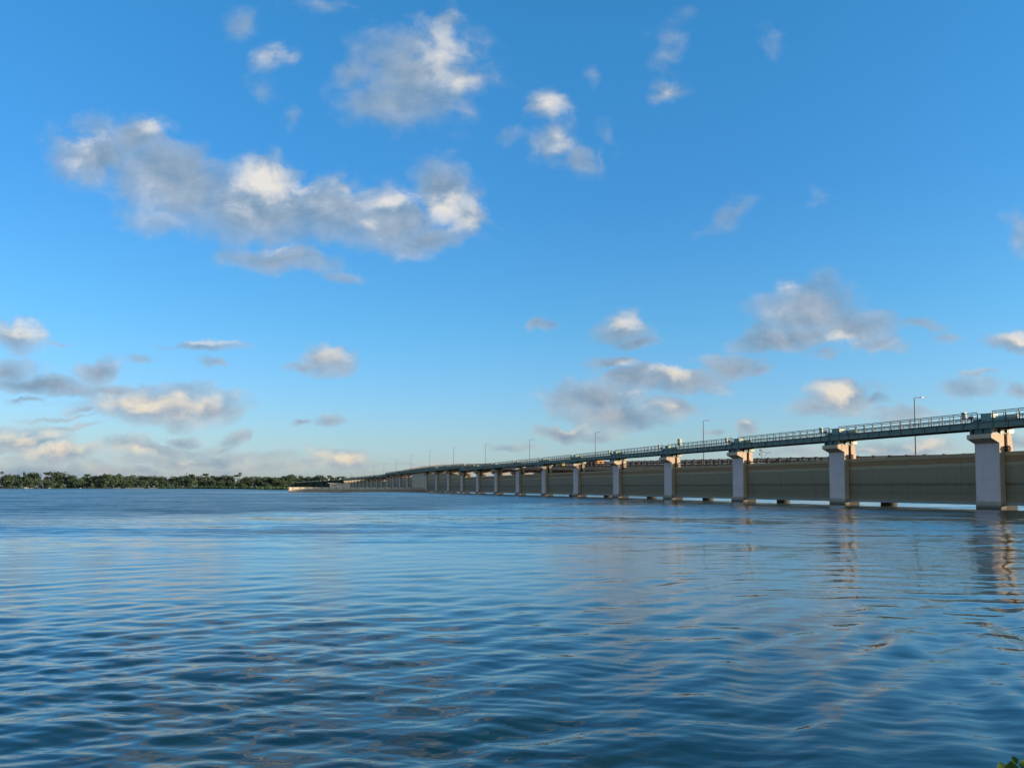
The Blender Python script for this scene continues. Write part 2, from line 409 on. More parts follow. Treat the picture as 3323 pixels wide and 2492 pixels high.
def land(g, bs):
    geo = g.n('ShaderNodeNewGeometry')
    n = g.noise(geo.outputs['Position'], 0.03, 6, 0.6); n2 = g.noise(geo.outputs['Position'], 0.8, 5, 0.7)
    c = g.mix(g.mr(n, 0.4, 0.6), (0.05,0.075,0.03), (0.10,0.09,0.055))
    c = g.mix(g.mr(n2, 0.3, 0.7, 0, 0.5), c, (0.035,0.045,0.022))
    set_(g, bs, 'Base Color', c); set_(g, bs, 'Roughness', 0.95); bump(g, bs, n2, 0.5, 0.1)
M['land'] = mat('grassy_earth', land)

# ================================================================== WATER
def water_mat(g, bs):
    geo = g.n('ShaderNodeNewGeometry'); pos = geo.outputs['Position']
    x, y, z = g.sep(pos)
    d = g.vmath('LENGTH', g.vmath('MULTIPLY', pos, (1,1,0)))
    bs.inputs['IOR'].default_value = 1.38
    bs.inputs['Roughness'].default_value = 0.03
    bs.inputs['Coat Weight'].default_value = 0.6; bs.inputs['Coat IOR'].default_value = 1.13; bs.inputs['Coat Roughness'].default_value = 0.03
    n0 = g.noise(pos, 0.35, 3, 0.5)
    c = g.mix(g.mr(n0, 0.35, 0.65), (0.002,0.022,0.026), (0.008,0.026,0.022))
    set_(g, bs, 'Base Color', c)
    # gusts: broad patches where the wind ruffles the surface
    gust = g.noise(g.mapping(pos, scale=(0.16,1.0,1.0)), 0.014, 8, 0.72, 0, 0.4)
    line = g.math('ADD', g.math('SUBTRACT', y, g.math('MULTIPLY', x, 1.6)), g.math('MULTIPLY', g.math('SUBTRACT', gust, 0.5), 60.0))
    far = g.mr(line, 105.0, 150.0, 0.0, 1.0, True)
    # sheltered water along the foot of the barrage
    along = g.vmath('DOT_PRODUCT', g.vmath('SUBTRACT', pos, tuple(ORI)), (-E_DN.x, -E_DN.y, 0))
    shel = g.mr(along, 4.0, 60.0, 1.0, 0.0, True)
    ruff = g.math('MULTIPLY', g.mr(g.math('ADD', gust, g.math('MULTIPLY', far, 0.22)), 0.50, 0.70, 0.16, 1.0, True), g.math('SUBTRACT', 1.0, g.math('MULTIPLY', shel, 0.45)))
    # ripples of three sizes; wind blows across from the left
    m1 = g.mapping(pos, rot=(0,0,R(12)), scale=(0.42,1.0,1.0))
    r1 = g.noise(m1, 9.0, 3, 0.55, 0, 0.5)      # decimetre
    m2 = g.mapping(pos, rot=(0,0,R(-20)), scale=(0.45,1.0,1.0))
    r2 = g.noise(m2, 2.3, 3, 0.5, 0, 0.6)       # half a metre
    m3 = g.mapping(pos, rot=(0,0,R(8)), scale=(0.5,1.0,1.0))
    r3 = g.noise(m3, 0.55, 3, 0.5, 0, 0.3)      # two metres, only where the mesh is too coarse for it
    h = g.math('MULTIPLY', r1, 0.016)
    h = g.math('ADD', h, g.math('MULTIPLY', r2, g.mr(d, 10.0, 60.0, 0.016, 0.07)))
    h = g.math('ADD', h, g.math('MULTIPLY', r3, g.mr(d, 25.0, 90.0, 0.0, 0.30)))
    h = g.math('MULTIPLY', h, ruff)
    o = g.n('ShaderNodeBump'); g.put(o.inputs['Height'], h)
    o.inputs['Strength'].default_value = 1.0; o.inputs['Distance'].default_value = 1.0
    # beyond the reach of the modelled waves the facets are tilted directly
    v1 = g.vmath('SUBTRACT', g.noise(g.mapping(pos, rot=(0,0,R(10)), scale=(0.30,1.0,1.0)), 1.7, 3, 0.6, 1), (0.5,)*3)
    v2 = g.vmath('SUBTRACT', g.noise(g.mapping(pos, rot=(0,0,R(-14)), scale=(0.28,1.0,1.0)), 0.30, 3, 0.55, 1), (0.5,)*3)
    amp = g.math('MULTIPLY', g.mr(d, 18.0, 60.0, 0.0, 1.0, True), g.math('MULTIPLY_ADD', ruff, 0.55, 0.24))
    v3 = g.vmath('SUBTRACT', g.noise(g.mapping(pos, rot=(0,0,R(4)), scale=(0.10,1.0,1.0)), 0.045, 4, 0.6, 1), (0.5,)*3)
    v1 = g.vmath('ADD', v1, g.vmath('MULTIPLY', v3, (0.0,0.55,0.0)))
    v1 = g.vmath('ADD', v1, (0.0, -0.17, 0.0))        # faces leaned towards the near bank, so far water mirrors higher sky
    tv = g.vmath('MULTIPLY', g.vmath('ADD', v1, g.vmath('MULTIPLY', v2, (0.8,)*3)), (0.5, 1.0, 0.0))
    tv = g.vmath('MULTIPLY', tv, g.comb(amp, amp, 0.0))
    nn = g.vmath('NORMALIZE', g.vmath('ADD', o.outputs[0], tv))
    g.nt.links.new(nn, bs.inputs['Normal']); g.nt.links.new(nn, bs.inputs['Coat Normal'])
    rg_ = (g.math('MULTIPLY_ADD', g.math('MULTIPLY', g.mr(d, 25.0, 110.0, 0.0, 1.0, True), g.math('MULTIPLY_ADD', ruff, 0.8, 0.2)), 0.22, 0.03))
    g.put(bs.inputs['Roughness'], rg_); g.put(bs.inputs['Coat Roughness'], rg_)

# frame of the barrage: local X = downstream, local Y = along the row away from the viewer
PHI = math.atan(0.3266)
E_DN = Vector((math.cos(PHI), math.sin(PHI), 0)); E_R = Vector((-math.sin(PHI), math.cos(PHI), 0))
Y0 = 99.2; ORI = Vector(((3165-CX)/F*Y0, Y0, 0))
S = 25.5/E_R.y                      # bay length
ROT = (0, 0, PHI)
def P(u, D, z=0.0): return ORI + E_R*u + E_DN*D + Vector((0, 0, z))
def from_pix(px, Y, z=0.0): return Vector(((px-CX)/F*Y, Y, z))

def build_water():
    nr, nc = 900, 1150
    s = np.linspace(0, 1, nr)
    inv = (1/3.6)*(1-s) + (1/420.0)*s
    d = 1/inv                                    # distance of each row
    th = np.linspace(R(-50), R(50), nc)
    X = np.outer(d, np.tan(th)*0 + np.sin(th)/np.cos(th)*1.0); Y = np.repeat(d[:, None], nc, 1)
    dd = np.gradient(d)[:, None]*np.ones((1, nc))
    dx = (d[:, None]*np.gradient(np.tan(th))[None, :])
    cell = np.maximum(dd, dx)
    Z = np.zeros_like(X)
    r = np.random.default_rng(5)
    N = 140
    # two slow fields modulate the wave groups
    def slow(k, seed):
        q = np.random.default_rng(seed); a = np.zeros_like(X)
        for _ in range(7):
            kk = k*q.uniform(0.5, 1.6); t = q.uniform(0, 6.28)
            a += np.sin(kk*(X*np.cos(t)+Y*np.sin(t)) + q.uniform(0, 6.28))
        return a/2.6
    m1, m2 = slow(0.35, 1), slow(0.22, 2)
    for i in range(N):
        lam = 0.22*(1.8/0.22)**r.random() if i % 3 else 0.7*(2.6/0.7)**r.random()
        k = 2*math.pi/lam
        if i % 3 == 0:   th0, sp = R(-30), 0.22       # train running in from the right bank
        elif i % 3 == 1: th0, sp = R(84), 0.30        # toward the viewer
        else:            th0, sp = R(112), 0.38
        t = th0 + r.normal()*sp
        slope = 0.0118
        if i % 3 == 0: slope *= 1.35
        a = slope/k
        flt = np.clip((lam/cell-3.0)/4.0, 0, 1)
        if i % 3 == 0: mod = np.clip(0.75+0.6*m1, 0.1, 1.9)*np.clip(0.5+X/14, 0.35, 1.5)
        elif i % 3 == 1: mod = np.clip(0.9+0.5*m2, 0.2, 1.8)
        else: mod = np.clip(0.9-0.5*m1, 0.2, 1.8)*np.clip(0.9-X/20, 0.4, 1.5)
        ph = k*(X*math.cos(t)+Y*math.sin(t)) + r.uniform(0, 6.28)
        w = np.sin(ph); w = w + 0.18*np.cos(2*ph)
        Z += a*flt*mod*w
    Z *= (1.0-0.74*np.clip((d-8)/20, 0, 1))[:, None]
    fade = np.clip((d-3.6)/1.0, 0, 1)[:, None]*np.clip((400-d)/100, 0, 1)[:, None]
    edge = np.clip((R(50)-np.abs(th))/R(3), 0, 1)[None, :]
    Z *= fade*edge
    nv = nr*nc
    co = np.stack([X, Y, Z], -1).reshape(-1, 3).astype(np.float32)
    idx = np.arange(nv).reshape(nr, nc)
    q = np.stack([idx[:-1, :-1], idx[:-1, 1:], idx[1:, 1:], idx[1:, :-1]], -1).reshape(-1, 4)
    # skirt: from the rim of the fan out to the horizon, all at the same level
    rim = [(X[0, 0], Y[0, 0])]; 
    ext = np.array([[-30000, 30000, 0], [30000, 30000, 0], [30000, -30000, 0], [-30000, -30000, 0]], np.float32)
    co = np.vstack([co, ext]); e0 = nv
    me = bpy.data.meshes.new("water")
    extra = [ [idx[-1, 0], idx[-1, -1], e0+1, e0+0] ]
    # sides: fan edges are straight lines, one quad each is enough in plan (rim kept flat)
    fl = [idx[-1, 0], e0+0, e0+3, idx[0, 0]]
    fr = [idx[0, -1], e0+2, e0+1, idx[-1, -1]]
    fb = [idx[0, 0], e0+3, e0+2, idx[0, -1]]
    allq = np.vstack([q, np.array(extra+[fl, fr, fb])]).astype(np.int32)
    me.vertices.add(len(co)); me.vertices.foreach_set('co', co.ravel())
    me.loops.add(allq.size); me.loops.foreach_set('vertex_index', allq.ravel())
    me.polygons.add(len(allq)); me.polygons.foreach_set('loop_start', np.arange(0, allq.size, 4, dtype=np.int32))
    me.polygons.foreach_set('loop_total', np.full(len(allq), 4, np.int32))
    me.update(); me.validate()
    me.polygons.foreach_set('use_smooth', np.ones(len(me.polygons), bool))
    o = new_obj("water", me, mat('lake_water', water_mat))
    tag(o, kind='structure')
build_water()

#STRUCT
# ================================================================== BARRAGE
ORD = ['first','second','third','fourth','fifth','sixth','seventh','eighth','ninth','tenth','eleventh','twelfth','thirteenth','fourteenth']
CAP = 9.45; RAISE = 1.15
def make_pier(top, plinth_out, label):
    t = empty('barrage_pier', (0,0,0), ROT, label, 'pier', 'concrete piers of the barrage')
    z0 = 1.0
    b = B(); box(b, 0, 0.8, -3.5, 0, z0, top-1.15); box(b, 0.8, 1.35, -3.2, -0.3, z0, top); prism(b, [(1.35,z0),(2.7,z0),(2.7,6.9),(2.25,7.3),(2.1,top-0.002),(1.35,top-0.002)], -3.5, 0)
    new_obj('shaft', fix(b), M['concrete'], t)
    b = B(); box(b, -0.006, 0.0-0.001, -3.38, -0.12, z0+0.02, top-1.18)
    new_obj('painted_face', fix(b), M['paint'], t)
    b = B(); prism(b, [(0,top-1.15),(-1.3,top-0.55),(-1.3,top),(0.798,top),(0.798,top-1.15)], -3.5, 0)
    new_obj('corbel', fix(b), M['concrete'], t)
    b = B(); o = plinth_out
    box(b, -o, 0.82, -3.5-o*0.7, o*0.7, -2.0, z0, 0.04 if o > .1 else 0.01)
    new_obj('plinth', fix(b), M['plinth'], t)
    b = B(); box(b, 0.822, 2.72, -3.52, 0.02, -2.0, z0-0.004); new_obj('apron', fix(b), M['wet_shade'], t)  # shade under the gate is put into the colour of this part
    b = B(); box(b, 0.86, 1.29, -0.3, -0.22, z0, top-0.3); box(b, 0.86, 1.29, -3.28, -3.2, z0, top-0.3)
    new_obj('gate_guide', fix(b), M['slot'], t)
    snapshot(t); return t

def make_gate(L, label):
    """gate leaf seen between two piers; local y runs -L .. 0"""
    t = empty('sluice_gate', (0,0,0), ROT, label, 'gate', 'steel sluice gates between the piers')
    b = B()
    prof = [(1.25,0.62),(0.86,0.62),(0.86,2.02),(0.83,2.06),(0.83,3.06),(0.86,3.1),(0.86,5.25),(0.84,5.3),(0.84,6.6),(1.25,6.6)]
    prism(b, prof, -L+0.22-0.45, 0.22-0.0); 
    new_obj('skin_plate', fix(b), M['gate'], t)
    b = B(); box(b, 0.76, 1.28, -L-0.02, -0.02+0.02, 6.6, 7.2, 0.02)
    new_obj('top_beam', fix(b), M['gate'], t)
    b = B(); box(b, 0.79, 1.24, -L-0.01, 0.01, 0.5, 0.86)
    new_obj('bottom_beam', fix(b), M['gate_edge'], t)
    for z in (2.04, 3.08):
        b = B(); box(b, 0.80, 0.857, -L+0.01, -0.01, z-0.035, z+0.035)
        new_obj('rib', fix(b), M['gate'], t)
    for y in (-0.28, -L+0.28):
        b = B(); 
        for dx in (0.9, 1.1):
            prism(b, [(dx,7.2),(dx,7.75),(dx+0.08,7.95),(dx+0.16,7.75),(dx+0.16,7.2)], y-0.2, y+0.2)
        cyl(b, (0.8,y,7.6), (1.35,y,7.6), 0.22, seg=12)
        new_obj('lifting_lug', fix(b), M['slot'], t)
    snapshot(t); return t

GL = S-3.5
ZD = 10.98                               # walkway floor
def railing_bm(x, y0, y1, z0, z1, step, r=0.028, mid=(0.45,), posts=True, foot=0.0):
    b = B()
    for f in (1.0,)+tuple(mid):
        z = z0+(z1-z0)*f; rr = r if f < 1 else r*1.3
        box(b, x-rr, x+rr, y0, y1, z-rr, z+rr)
    if posts:
        n = max(1, round((y1-y0)/step))
        for k in range(n+1): y = y0+(y1-y0)*k/n; box(b, x-r*1.2, x+r*1.2, y-r*1.2+0, y+r*1.2, z0-foot, z1-0.03)
    return fix(b)

def make_span(L, label, detail):
    """walkway between two piers; local y -L+... to 0, piers at both ends"""
    t = empty('walkway_span', (0,0,0), ROT, label, 'footbridge', 'steel walkway spans on top of the piers')
    ya, yb = -L-1.42+0.0, -1.44
    for x, nm in ((-1.0, 0), (2.5, 1)):
        b = B()
        box(b, x-0.14, x+0.14, ya, yb, ZD-0.84, ZD-0.79); box(b, x-0.14, x+0.14, ya, yb, ZD-0.06, ZD-0.01)
        box(b, x-0.02, x+0.02, ya, yb, ZD-0.79, ZD-0.06)
        n = 13
        for k in range(n+1):
            y = ya+0.06+(yb-ya-0.12)*k/n; box(b, x-0.12, x-0.02, y-0.02, y+0.02, ZD-0.79, ZD-0.06)
        new_obj('girder', fix(b), M['green'], t)
    b = B(); box(b, -1.14, 2.64, ya, yb, ZD-0.005, ZD+0.05)
    for k in range(9):
        y = ya+1+(yb-ya-2)*k/8; box(b, -0.85, 2.35, y-0.06, y+0.06, ZD-0.35, ZD-0.02)
    new_obj('deck_grating', fix(b), M['green_dark'], t)
    y0, y1 = ya, -3.5
    rl = new_obj('railing', railing_bm(-1.0, y0, y1, ZD+0.05, ZD+1.24, 1.76, r=0.036, posts=not detail), M['rail'], t)
    if detail:
        pm = None
        for k in range(15):
            y = y0+0.03+(y1-y0-0.06)*k/14
            if pm is None:
                b = B(); box(b, -1.05, -0.95, -0.05, 0.05, ZD-0.25, ZD+1.21); pm = new_obj('post', fix(b), M['rail'], rl)
            else: pm = pm.copy(); COL.objects.link(pm); pm.parent = rl
            pm.location = (0, y, 0)
    new_obj('railing', railing_bm(1.1, y0+0.9, y1+1.9, ZD+0.05, ZD+1.24, 1.76, r=0.034), M['rail'], t)
    new_obj('railing', railing_bm(2.5, ya, yb-0.6, ZD+0.05, ZD+0.85, 0.9, r=0.028, mid=(0.35,0.7)), M['rail'], t)
    snapshot(t); return t

def make_trestle():
    t = empty('steel_trestle', (0,0,0), ROT, 'x', 'trestle', 'green steel trestles carrying the walkway on the piers')
    b = B()
    for y in (-3.2, -0.45):
        box(b, -1.08, 2.55, y-0.14, y+0.14, CAP+0.02, CAP+0.12); box(b, -1.08, 2.55, y-0.14, y+0.14, CAP+0.54, CAP+0.66)
        box(b, -1.05, 2.5, y-0.03, y+0.03, CAP+0.12, CAP+0.54)
    new_obj('cross_beam', fix(b), M['green_dark'], t)
    for x in (-0.9, 0.45, 1.8):
        for y in (-3.35, -1.9, -0.3):
            b = B(); box(b, x-0.12, x+0.12, y-0.10, y+0.10, CAP+0.0, ZD-0.845)
            new_obj('stub_column', fix(b), M['hoist'] if y < -3 else M['green_dark'], t)
    b = B(); box(b, 1.5, 2.62, -3.42, -2.9, CAP+0.10, CAP+0.55); new_obj('bearing_box', fix(b), M['cream'], t)  # sunlit end of the steel box, put into its cream colour
    b = B(); box(b, -0.85, 2.3, -2.95, -0.7, CAP+0.02, ZD-0.86); new_obj('drum_housing', fix(b), M['green_dark'], t)
    snapshot(t); return t

def make_hoist():
    t = empty('gate_hoist', (0,0,0), ROT, 'x', 'hoist', 'gate hoists on the walkway above the piers')
    b = B(); box(b, -0.62, 0.6, -3.0, -1.5, ZD+0.12, ZD+1.03, 0.02); box(b, -0.66, 0.64, -3.04, -1.46, ZD+1.03, ZD+1.08)
    h = new_obj('housing', fix(b), M['hoist'], t)
    b = B(); box(b, -0.64, -0.615, -2.85, -2.3, ZD+0.2, ZD+0.75); box(b, -0.64, -0.615, -2.2, -1.65, ZD+0.2, ZD+0.75); new_obj('door', fix(b), M['hoist'], h)
    b = B(); box(b, -0.5, 0.5, -3.03, -3.002, ZD+0.18, ZD+0.98); new_obj('sunlit_side', fix(b), M['cream'], h)  # sunlight on this side of the box is painted as cream
    b = B(); prism(b, [(-0.5,ZD+0.05),(0.7,ZD+0.05),(0.7,ZD+0.35),(0.45,ZD+0.6),(-0.25,ZD+0.6),(-0.5,ZD+0.35)], -4.6, -3.3); new_obj('gearbox', fix(b), M['hoist'], t)
    b = B(); cyl(b, (0.1,-6.0,ZD+0.42), (0.1,-4.6,ZD+0.42), 0.30, seg=16); cyl(b, (0.1,-6.12,ZD+0.42), (0.1,-6.0,ZD+0.42), 0.22, seg=16)
    box(b, -0.15, 0.35, -5.8, -4.9, ZD+0.05, ZD+0.2)
    new_obj('motor', fix(b), M['cream'], t)
    b = B(); box(b, -0.95, 0.9, -3.2, -0.2, ZD-0.1, ZD+0.12, 0.02); prism(b, [(-0.8,ZD+0.12),(0.5,ZD+0.12),(0.5,ZD+0.36),(-0.4,ZD+0.45),(-0.8,ZD+0.3)], -1.45, -0.55); new_obj('base_frame', fix(b), M['green_dark'], t)
    b = B(); cyl(b, (-0.75,-0.3,ZD-0.1), (-0.75,-0.3,ZD+0.62), 0.09, seg=10); pd = new_obj('pedestal', fix(b), M['dial'], t)
    b = B(); bmesh.ops.create_uvsphere(b, u_segments=14, v_segments=8, radius=0.36, matrix=Matrix.Translation((-0.75,-0.2,ZD+0.68)) @ Matrix.Diagonal((0.75,1.2,0.62,1)))
    new_obj('dial_head', b, M['dial'], pd, smooth=True)
    snapshot(t); return t

def make_cabinet(w, d, h, leg):
    t = empty('control_cabinet', (0,0,0), ROT, 'x', 'cabinet')
    b = B(); box(b, -d/2, d/2, -w/2, w/2, leg, leg+h, 0.01); box(b, -d/2-0.05, d/2+0.05, -w/2-0.05, w/2+0.05, leg+h, leg+h+0.05)
    bd = new_obj('body', fix(b), M['cream'], t)
    b = B(); box(b, -d/2-0.03, -d/2-0.003, -w/2+0.05, w/2-0.05, leg+0.06, leg+h-0.3 if h > 1.2 else leg+h-0.06); new_obj('door', fix(b), M['cabinet'], bd)
    if h > 1.2:
        b = B(); box(b, -d/2-0.03, -d/2-0.003, -w/2+0.05, w/2-0.05, leg+h-0.26, leg+h-0.05); new_obj('vent_panel', fix(b), M['cabinet'], bd)
    for y in (-w/2+0.06, w/2-0.06):
        for x in ((-d/2+0.06, d/2-0.06) if w > 0.7 else (0,)):
            b = B(); box(b, x-0.03, x+0.03, y-0.03, y+0.03, 0, leg); new_obj('leg', fix(b), M['galv'], t)
    snapshot(t); return t

# --- piers
p_flush = make_pier(CAP, 0.05, 'pale pier with a mauve painted face, %s from the right')
p_plin = make_pier(CAP, 0.28, 'x')
p_tall = make_pier(CAP+RAISE, 0.28, 'x')
gate0 = make_gate(GL, 'x')
span0 = make_span(S, 'x', True); spanf = make_span(S, 'x', False)
tres0 = make_trestle(); hoist0 = make_hoist(); cab0 = make_cabinet(0.5, 0.35, 0.85, 0.5)
protos = {id(o): False for o in (p_flush, p_plin, p_tall, gate0, span0, spanf, tres0, hoist0, cab0)}
def place(proto, loc, label, group=None, rot=None):
    """the first placing moves the prototype itself, later ones copy it with all its parts"""
    if not protos.get(id(proto), True):
        protos[id(proto)] = True; o = proto; o.location = loc
        if rot is not None: o.rotation_euler = rot
        o['label'] = label
        if group: o['group'] = group
        return o
    return dup(proto, loc, rot, label, group)

MAIN = list(range(-1, 14)); HIGH = {11, 12, 13}
FAR = [15.147+k for k in range(15)]; FHIGH = {0, 1, 2, 3}
for i in MAIN:
    u = i*S; up = RAISE if i in HIGH else 0.0
    who = 'rightmost, cut off by' if i < 0 else ORD[i]
    if i < 0:
        lb = ['concrete pier standing just outside the right edge of the photo', 'steel trestle on the pier outside the right edge', 'gate hoist on the pier outside the right edge']
    elif i == 0:
        lb = ['nearest and largest pale concrete pier, mauve painted face, by the right edge', 'dark green steel trestle on the nearest pier at the right edge', 'green hoist box, sunlit side coloured cream, above the nearest pier']
    else:
        lb = ['concrete pier with mauve painted face, %s pier counted from the right edge' % ORD[i], 'dark green trestle between walkway and the %s pier from the right' % ORD[i],
              'green gate hoist, sunlit side coloured cream, above the %s pier from the right' % ORD[i]]
    place(p_tall if up else (p_flush if i < 2 else p_plin), P(u, 0), lb[0])
    place(tres0, P(u, 0, up), lb[1]); place(hoist0, P(u, 0, up), lb[2])
    if 0 <= i <= 9 and i not in (5,):
        place(cab0, P(u+0.8, -0.75, up+ZD+0.05), 'small cream control cabinet above the rail at the %s pier from the right' % ORD[i], 'control cabinets on the walkway')
    if i >= 0:
        gg = place(gate0, P(u-3.5, 0), ('weathered rusty sluice gate leaf cut off by the right edge of the photo' if i == 0 else
              'weathered brown sluice gate leaf to the right of the %s pier from the right' % ORD[i]))
        if i in (12, 13): gg.scale = (1, 1, 1.42); gg.location.z = -0.35
        elif i == 11: gg.scale = (1, 1, 1.22); gg.location.z = -0.2
        place(span0 if i < 5 else spanf, P(u, 0, up), ('green walkway span with railings running out of the right edge' if i == 0 else
              'green walkway span with railings from the %s to the %s pier counted from the right' % (ORD[i], ORD[i-1])))
for k, q in enumerate(FAR):
    u = q*S; up = RAISE if k in FHIGH else 0.0
    if k < 10:
        w = ORD[k]
        lb = ['small far concrete pier, %s to the left of the solid block' % w, 'small green trestle on the %s far pier left of the solid block' % w,
              'tiny gate hoist above the %s far pier left of the solid block' % w, 'small far sluice gate right of the %s pier beyond the solid block' % w,
              'thin far walkway span reaching the %s pier beyond the solid block' % w]
        G5 = [None]*5
    else:
        lb = ['tiny pier at the hidden far end of the barrage', 'tiny trestle at the far end of the barrage', 'tiny hoist at the far end of the barrage',
              'tiny sluice gate at the far end of the barrage', 'tiny walkway span at the far left end of the barrage']
        G5 = ['piers at the far end', 'trestles at the far end', 'hoists at the far end', 'gates at the far end', 'walkway spans at the far end']
    place(p_tall if up else p_plin, P(u, 0), lb[0], G5[0]); place(tres0, P(u, 0, up), lb[1], G5[1]); place(hoist0, P(u, 0, up), lb[2], G5[2])
    g = place(gate0, P(u-3.5, 0), lb[3], G5[3])
    if k < 4: g.scale = (1, 0.70 if k == 0 else 1, 1.3); g.location.z = -0.25
    place(spanf, P(u, 0, up), lb[4], G5[4])
# walkway over the block
o = place(spanf, P(FAR[0]*S-S, 0, RAISE), 'green walkway span crossing above the solid block'); o.scale = (1, 1.16, 1)
big = make_cabinet(0.95, 0.55, 1.45, 0.75)
Yb = 168.3; big.location = P((Yb-Y0)/E_R.y, -0.45, ZD+0.05)
tag(big, 'tall switch cabinet on legs rising above the walkway rail between third and fourth pier', 'cabinet')
c2 = cab0; place(cab0, P(9.6*S, -0.7, ZD+0.6), 'small orange-lit cabinet at the foot of a lamp on the far walkway', 'control cabinets on the walkway')

# --- solid block closing the first row of gates
blk = empty('block_pier', P(13*S+0.35, 0), ROT, 'massive solid concrete block pier where the divide wall meets the barrage', 'pier')
b = B(); box(b, 0.0, 4.2, 0, 38.0, -2, 10.45); new_obj('body', fix(b), M['concrete'], blk)
b = B(); box(b, -0.15, 4.4, -0.12, 38.2, 10.45, 10.62); new_obj('coping', fix(b), M['road_concrete'], blk)
b = B(); box(b, -0.25, -0.003, 0.0, 1.6, 0.0, 9.6); new_obj('pilaster', fix(b), M['wall'], blk)
b = B(); box(b, -0.2, 4.4, 0.02, 38.1, -2, 1.35); new_obj('plinth', fix(b), M['wall'], blk)

# --- divide wall running upstream
dw = empty('divide_wall', P(13*S+0.5, 0), ROT, 'long low beige concrete divide wall reaching left from the barrage into the lake', 'wall')
b = B(); box(b, -72.0, -0.3, 0.55, 2.1, -2, 1.22); new_obj('base_wall', fix(b), M['wall'], dw)
b = B()
for k in range(6):
    box(b, -72.2+k*12.0+0.02, -72.2+(k+1)*12.0-0.04 if k < 5 else -0.3, 0.0, 2.6, 1.22, 2.64, 0.02)
new_obj('parapet', fix(b), M['wall'], dw)
b = B(); box(b, -73.0, -71.6, -0.12, 2.75, 0.5, 2.72, 0.03); new_obj('end_post', fix(b), M['wall'], dw)
b = B(); box(b, -72.9, -71.9, 0.1, 2.4, -2, 0.5); new_obj('end_footing', fix(b), M['slot'], dw)
for k in range(19):
    x = -71.0+k*3.75
    b = B(); box(b, x-0.28, x+0.28, -0.05, -0.002, 1.75, 2.3); sc_ = new_obj('scupper', fix(b), M['column'], dw)
gh = empty('gatehouse', P(13*S+0.5, -51.6, 2.64), ROT, 'small flat-roofed concrete gatehouse standing on the divide wall', 'building')
b = B(); box(b, 0, 6.8, 0.35, 4.2, -2.6, 2.1); new_obj('wall', fix(b), M['wall'], gh)
b = B(); box(b, -1.3, 6.9, 0.0, 4.6, 2.1, 2.36); new_obj('roof', fix(b), M['road_concrete'], gh)
b = B(); box(b, 2.0, 2.7, 0.28, 0.347, 0.8, 1.3); new_obj('window', fix(b), M['glass'], gh)
b = B(); box(b, 6.82, 10.5, -0.25, 3.9, -1.45, 2.25); box(b, 6.7, 10.6, -0.3, 4.0, 2.25, 2.4); new_obj('stair_block', fix(b), M['wall'], gh)

# ================================================================== ROAD BRIDGE
LT = [13.3,14.6,15.85,17.15,18.6,20.05,21.0,20.75,19.7,18.4,17.1,15.8,14.5,13.6]
def lampz(Y):
    n = (Y-114.7)/54.9
    xs = np.arange(-2, 16); ys = [10.7, 12.0]+LT+[13.0, 12.6]
    # smoothed
    w = np.exp(-((xs-n)/0.75)**2); 
    return float(np.interp(n, xs, ys)*0.4 + 0.6*np.sum(w*np.array(ys))/np.sum(w)) + EYE
def deckz(u): return lampz(Y0+u*E_R.y+1.7) - 9.9
rail_lab = {}
def make_road(solid):
    t = empty('road_bridge_span', (0,0,0), ROT, 'x', 'bridge span', 'road bridge spans behind the gates')
    L = S
    b = B(); box(b, 5.5, 15.5, -L+0.03, -0.03, -1.05, 0.0); new_obj('deck_slab', fix(b), M['road_concrete'], t)
    for x in (7.2, 10.5, 13.8):
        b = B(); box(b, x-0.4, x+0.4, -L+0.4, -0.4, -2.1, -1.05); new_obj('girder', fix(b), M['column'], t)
    b = B(); box(b, 6.1, 14.9, -L+0.03, -0.03, 0.004, 0.06); new_obj('carriageway', fix(b), M['asphalt'], t)
    for xs in (5.72, 15.28):
        b = B()
        if solid:
            box(b, xs-0.12, xs+0.12, -L+0.03, -0.03, 0.0, 0.62); box(b, xs-0.14, xs+0.14, -L+0.03, -0.03, 1.1, 1.25)
            m = M['road_concrete']
        else:
            for z in (0.28, 0.76, 1.24): box(b, xs-0.10, xs+0.10, -L+0.03, -0.03, z-0.11, z+0.11)
            box(b, xs-0.2, xs+0.2, -L+0.03, -0.03, 0.0, 0.10)
            m = M['dark_rail']
        rl = new_obj('railing' if not solid else 'parapet', fix(b), m, t)
        n = 16 if solid else 8
        pm = None
        for k in range(n):
            if pm is None:
                b = B(); w = 0.17 if not solid else 0.25
                box(b, xs-0.17, xs+0.17, -w, w, 0.62 if solid else 0.0, 1.1 if solid else 1.45); pm = new_obj('post', fix(b), m, rl)
            else: pm = pm.copy(); COL.objects.link(pm); pm.parent = rl
            pm.location = (0, -L+L*(k+0.5)/n, 0)
    snapshot(t); return t
def make_col():
    t = empty('bridge_column', (0,0,0), ROT, 'x', 'column', 'round columns under the road bridge')
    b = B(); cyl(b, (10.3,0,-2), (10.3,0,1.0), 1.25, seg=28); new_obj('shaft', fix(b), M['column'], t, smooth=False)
    b = B(); prism(b, [(6.4,-0.35),(7.6,-1.25),(13,-1.25),(14.6,-0.35),(14.6,0),(6.4,0)], -0.9, 0.9); new_obj('crosshead', fix(b), M['road_concrete'], t)
    snapshot(t); return t
road_a = make_road(False); road_b = make_road(True)
colp = {}
NB = 30
first = {}
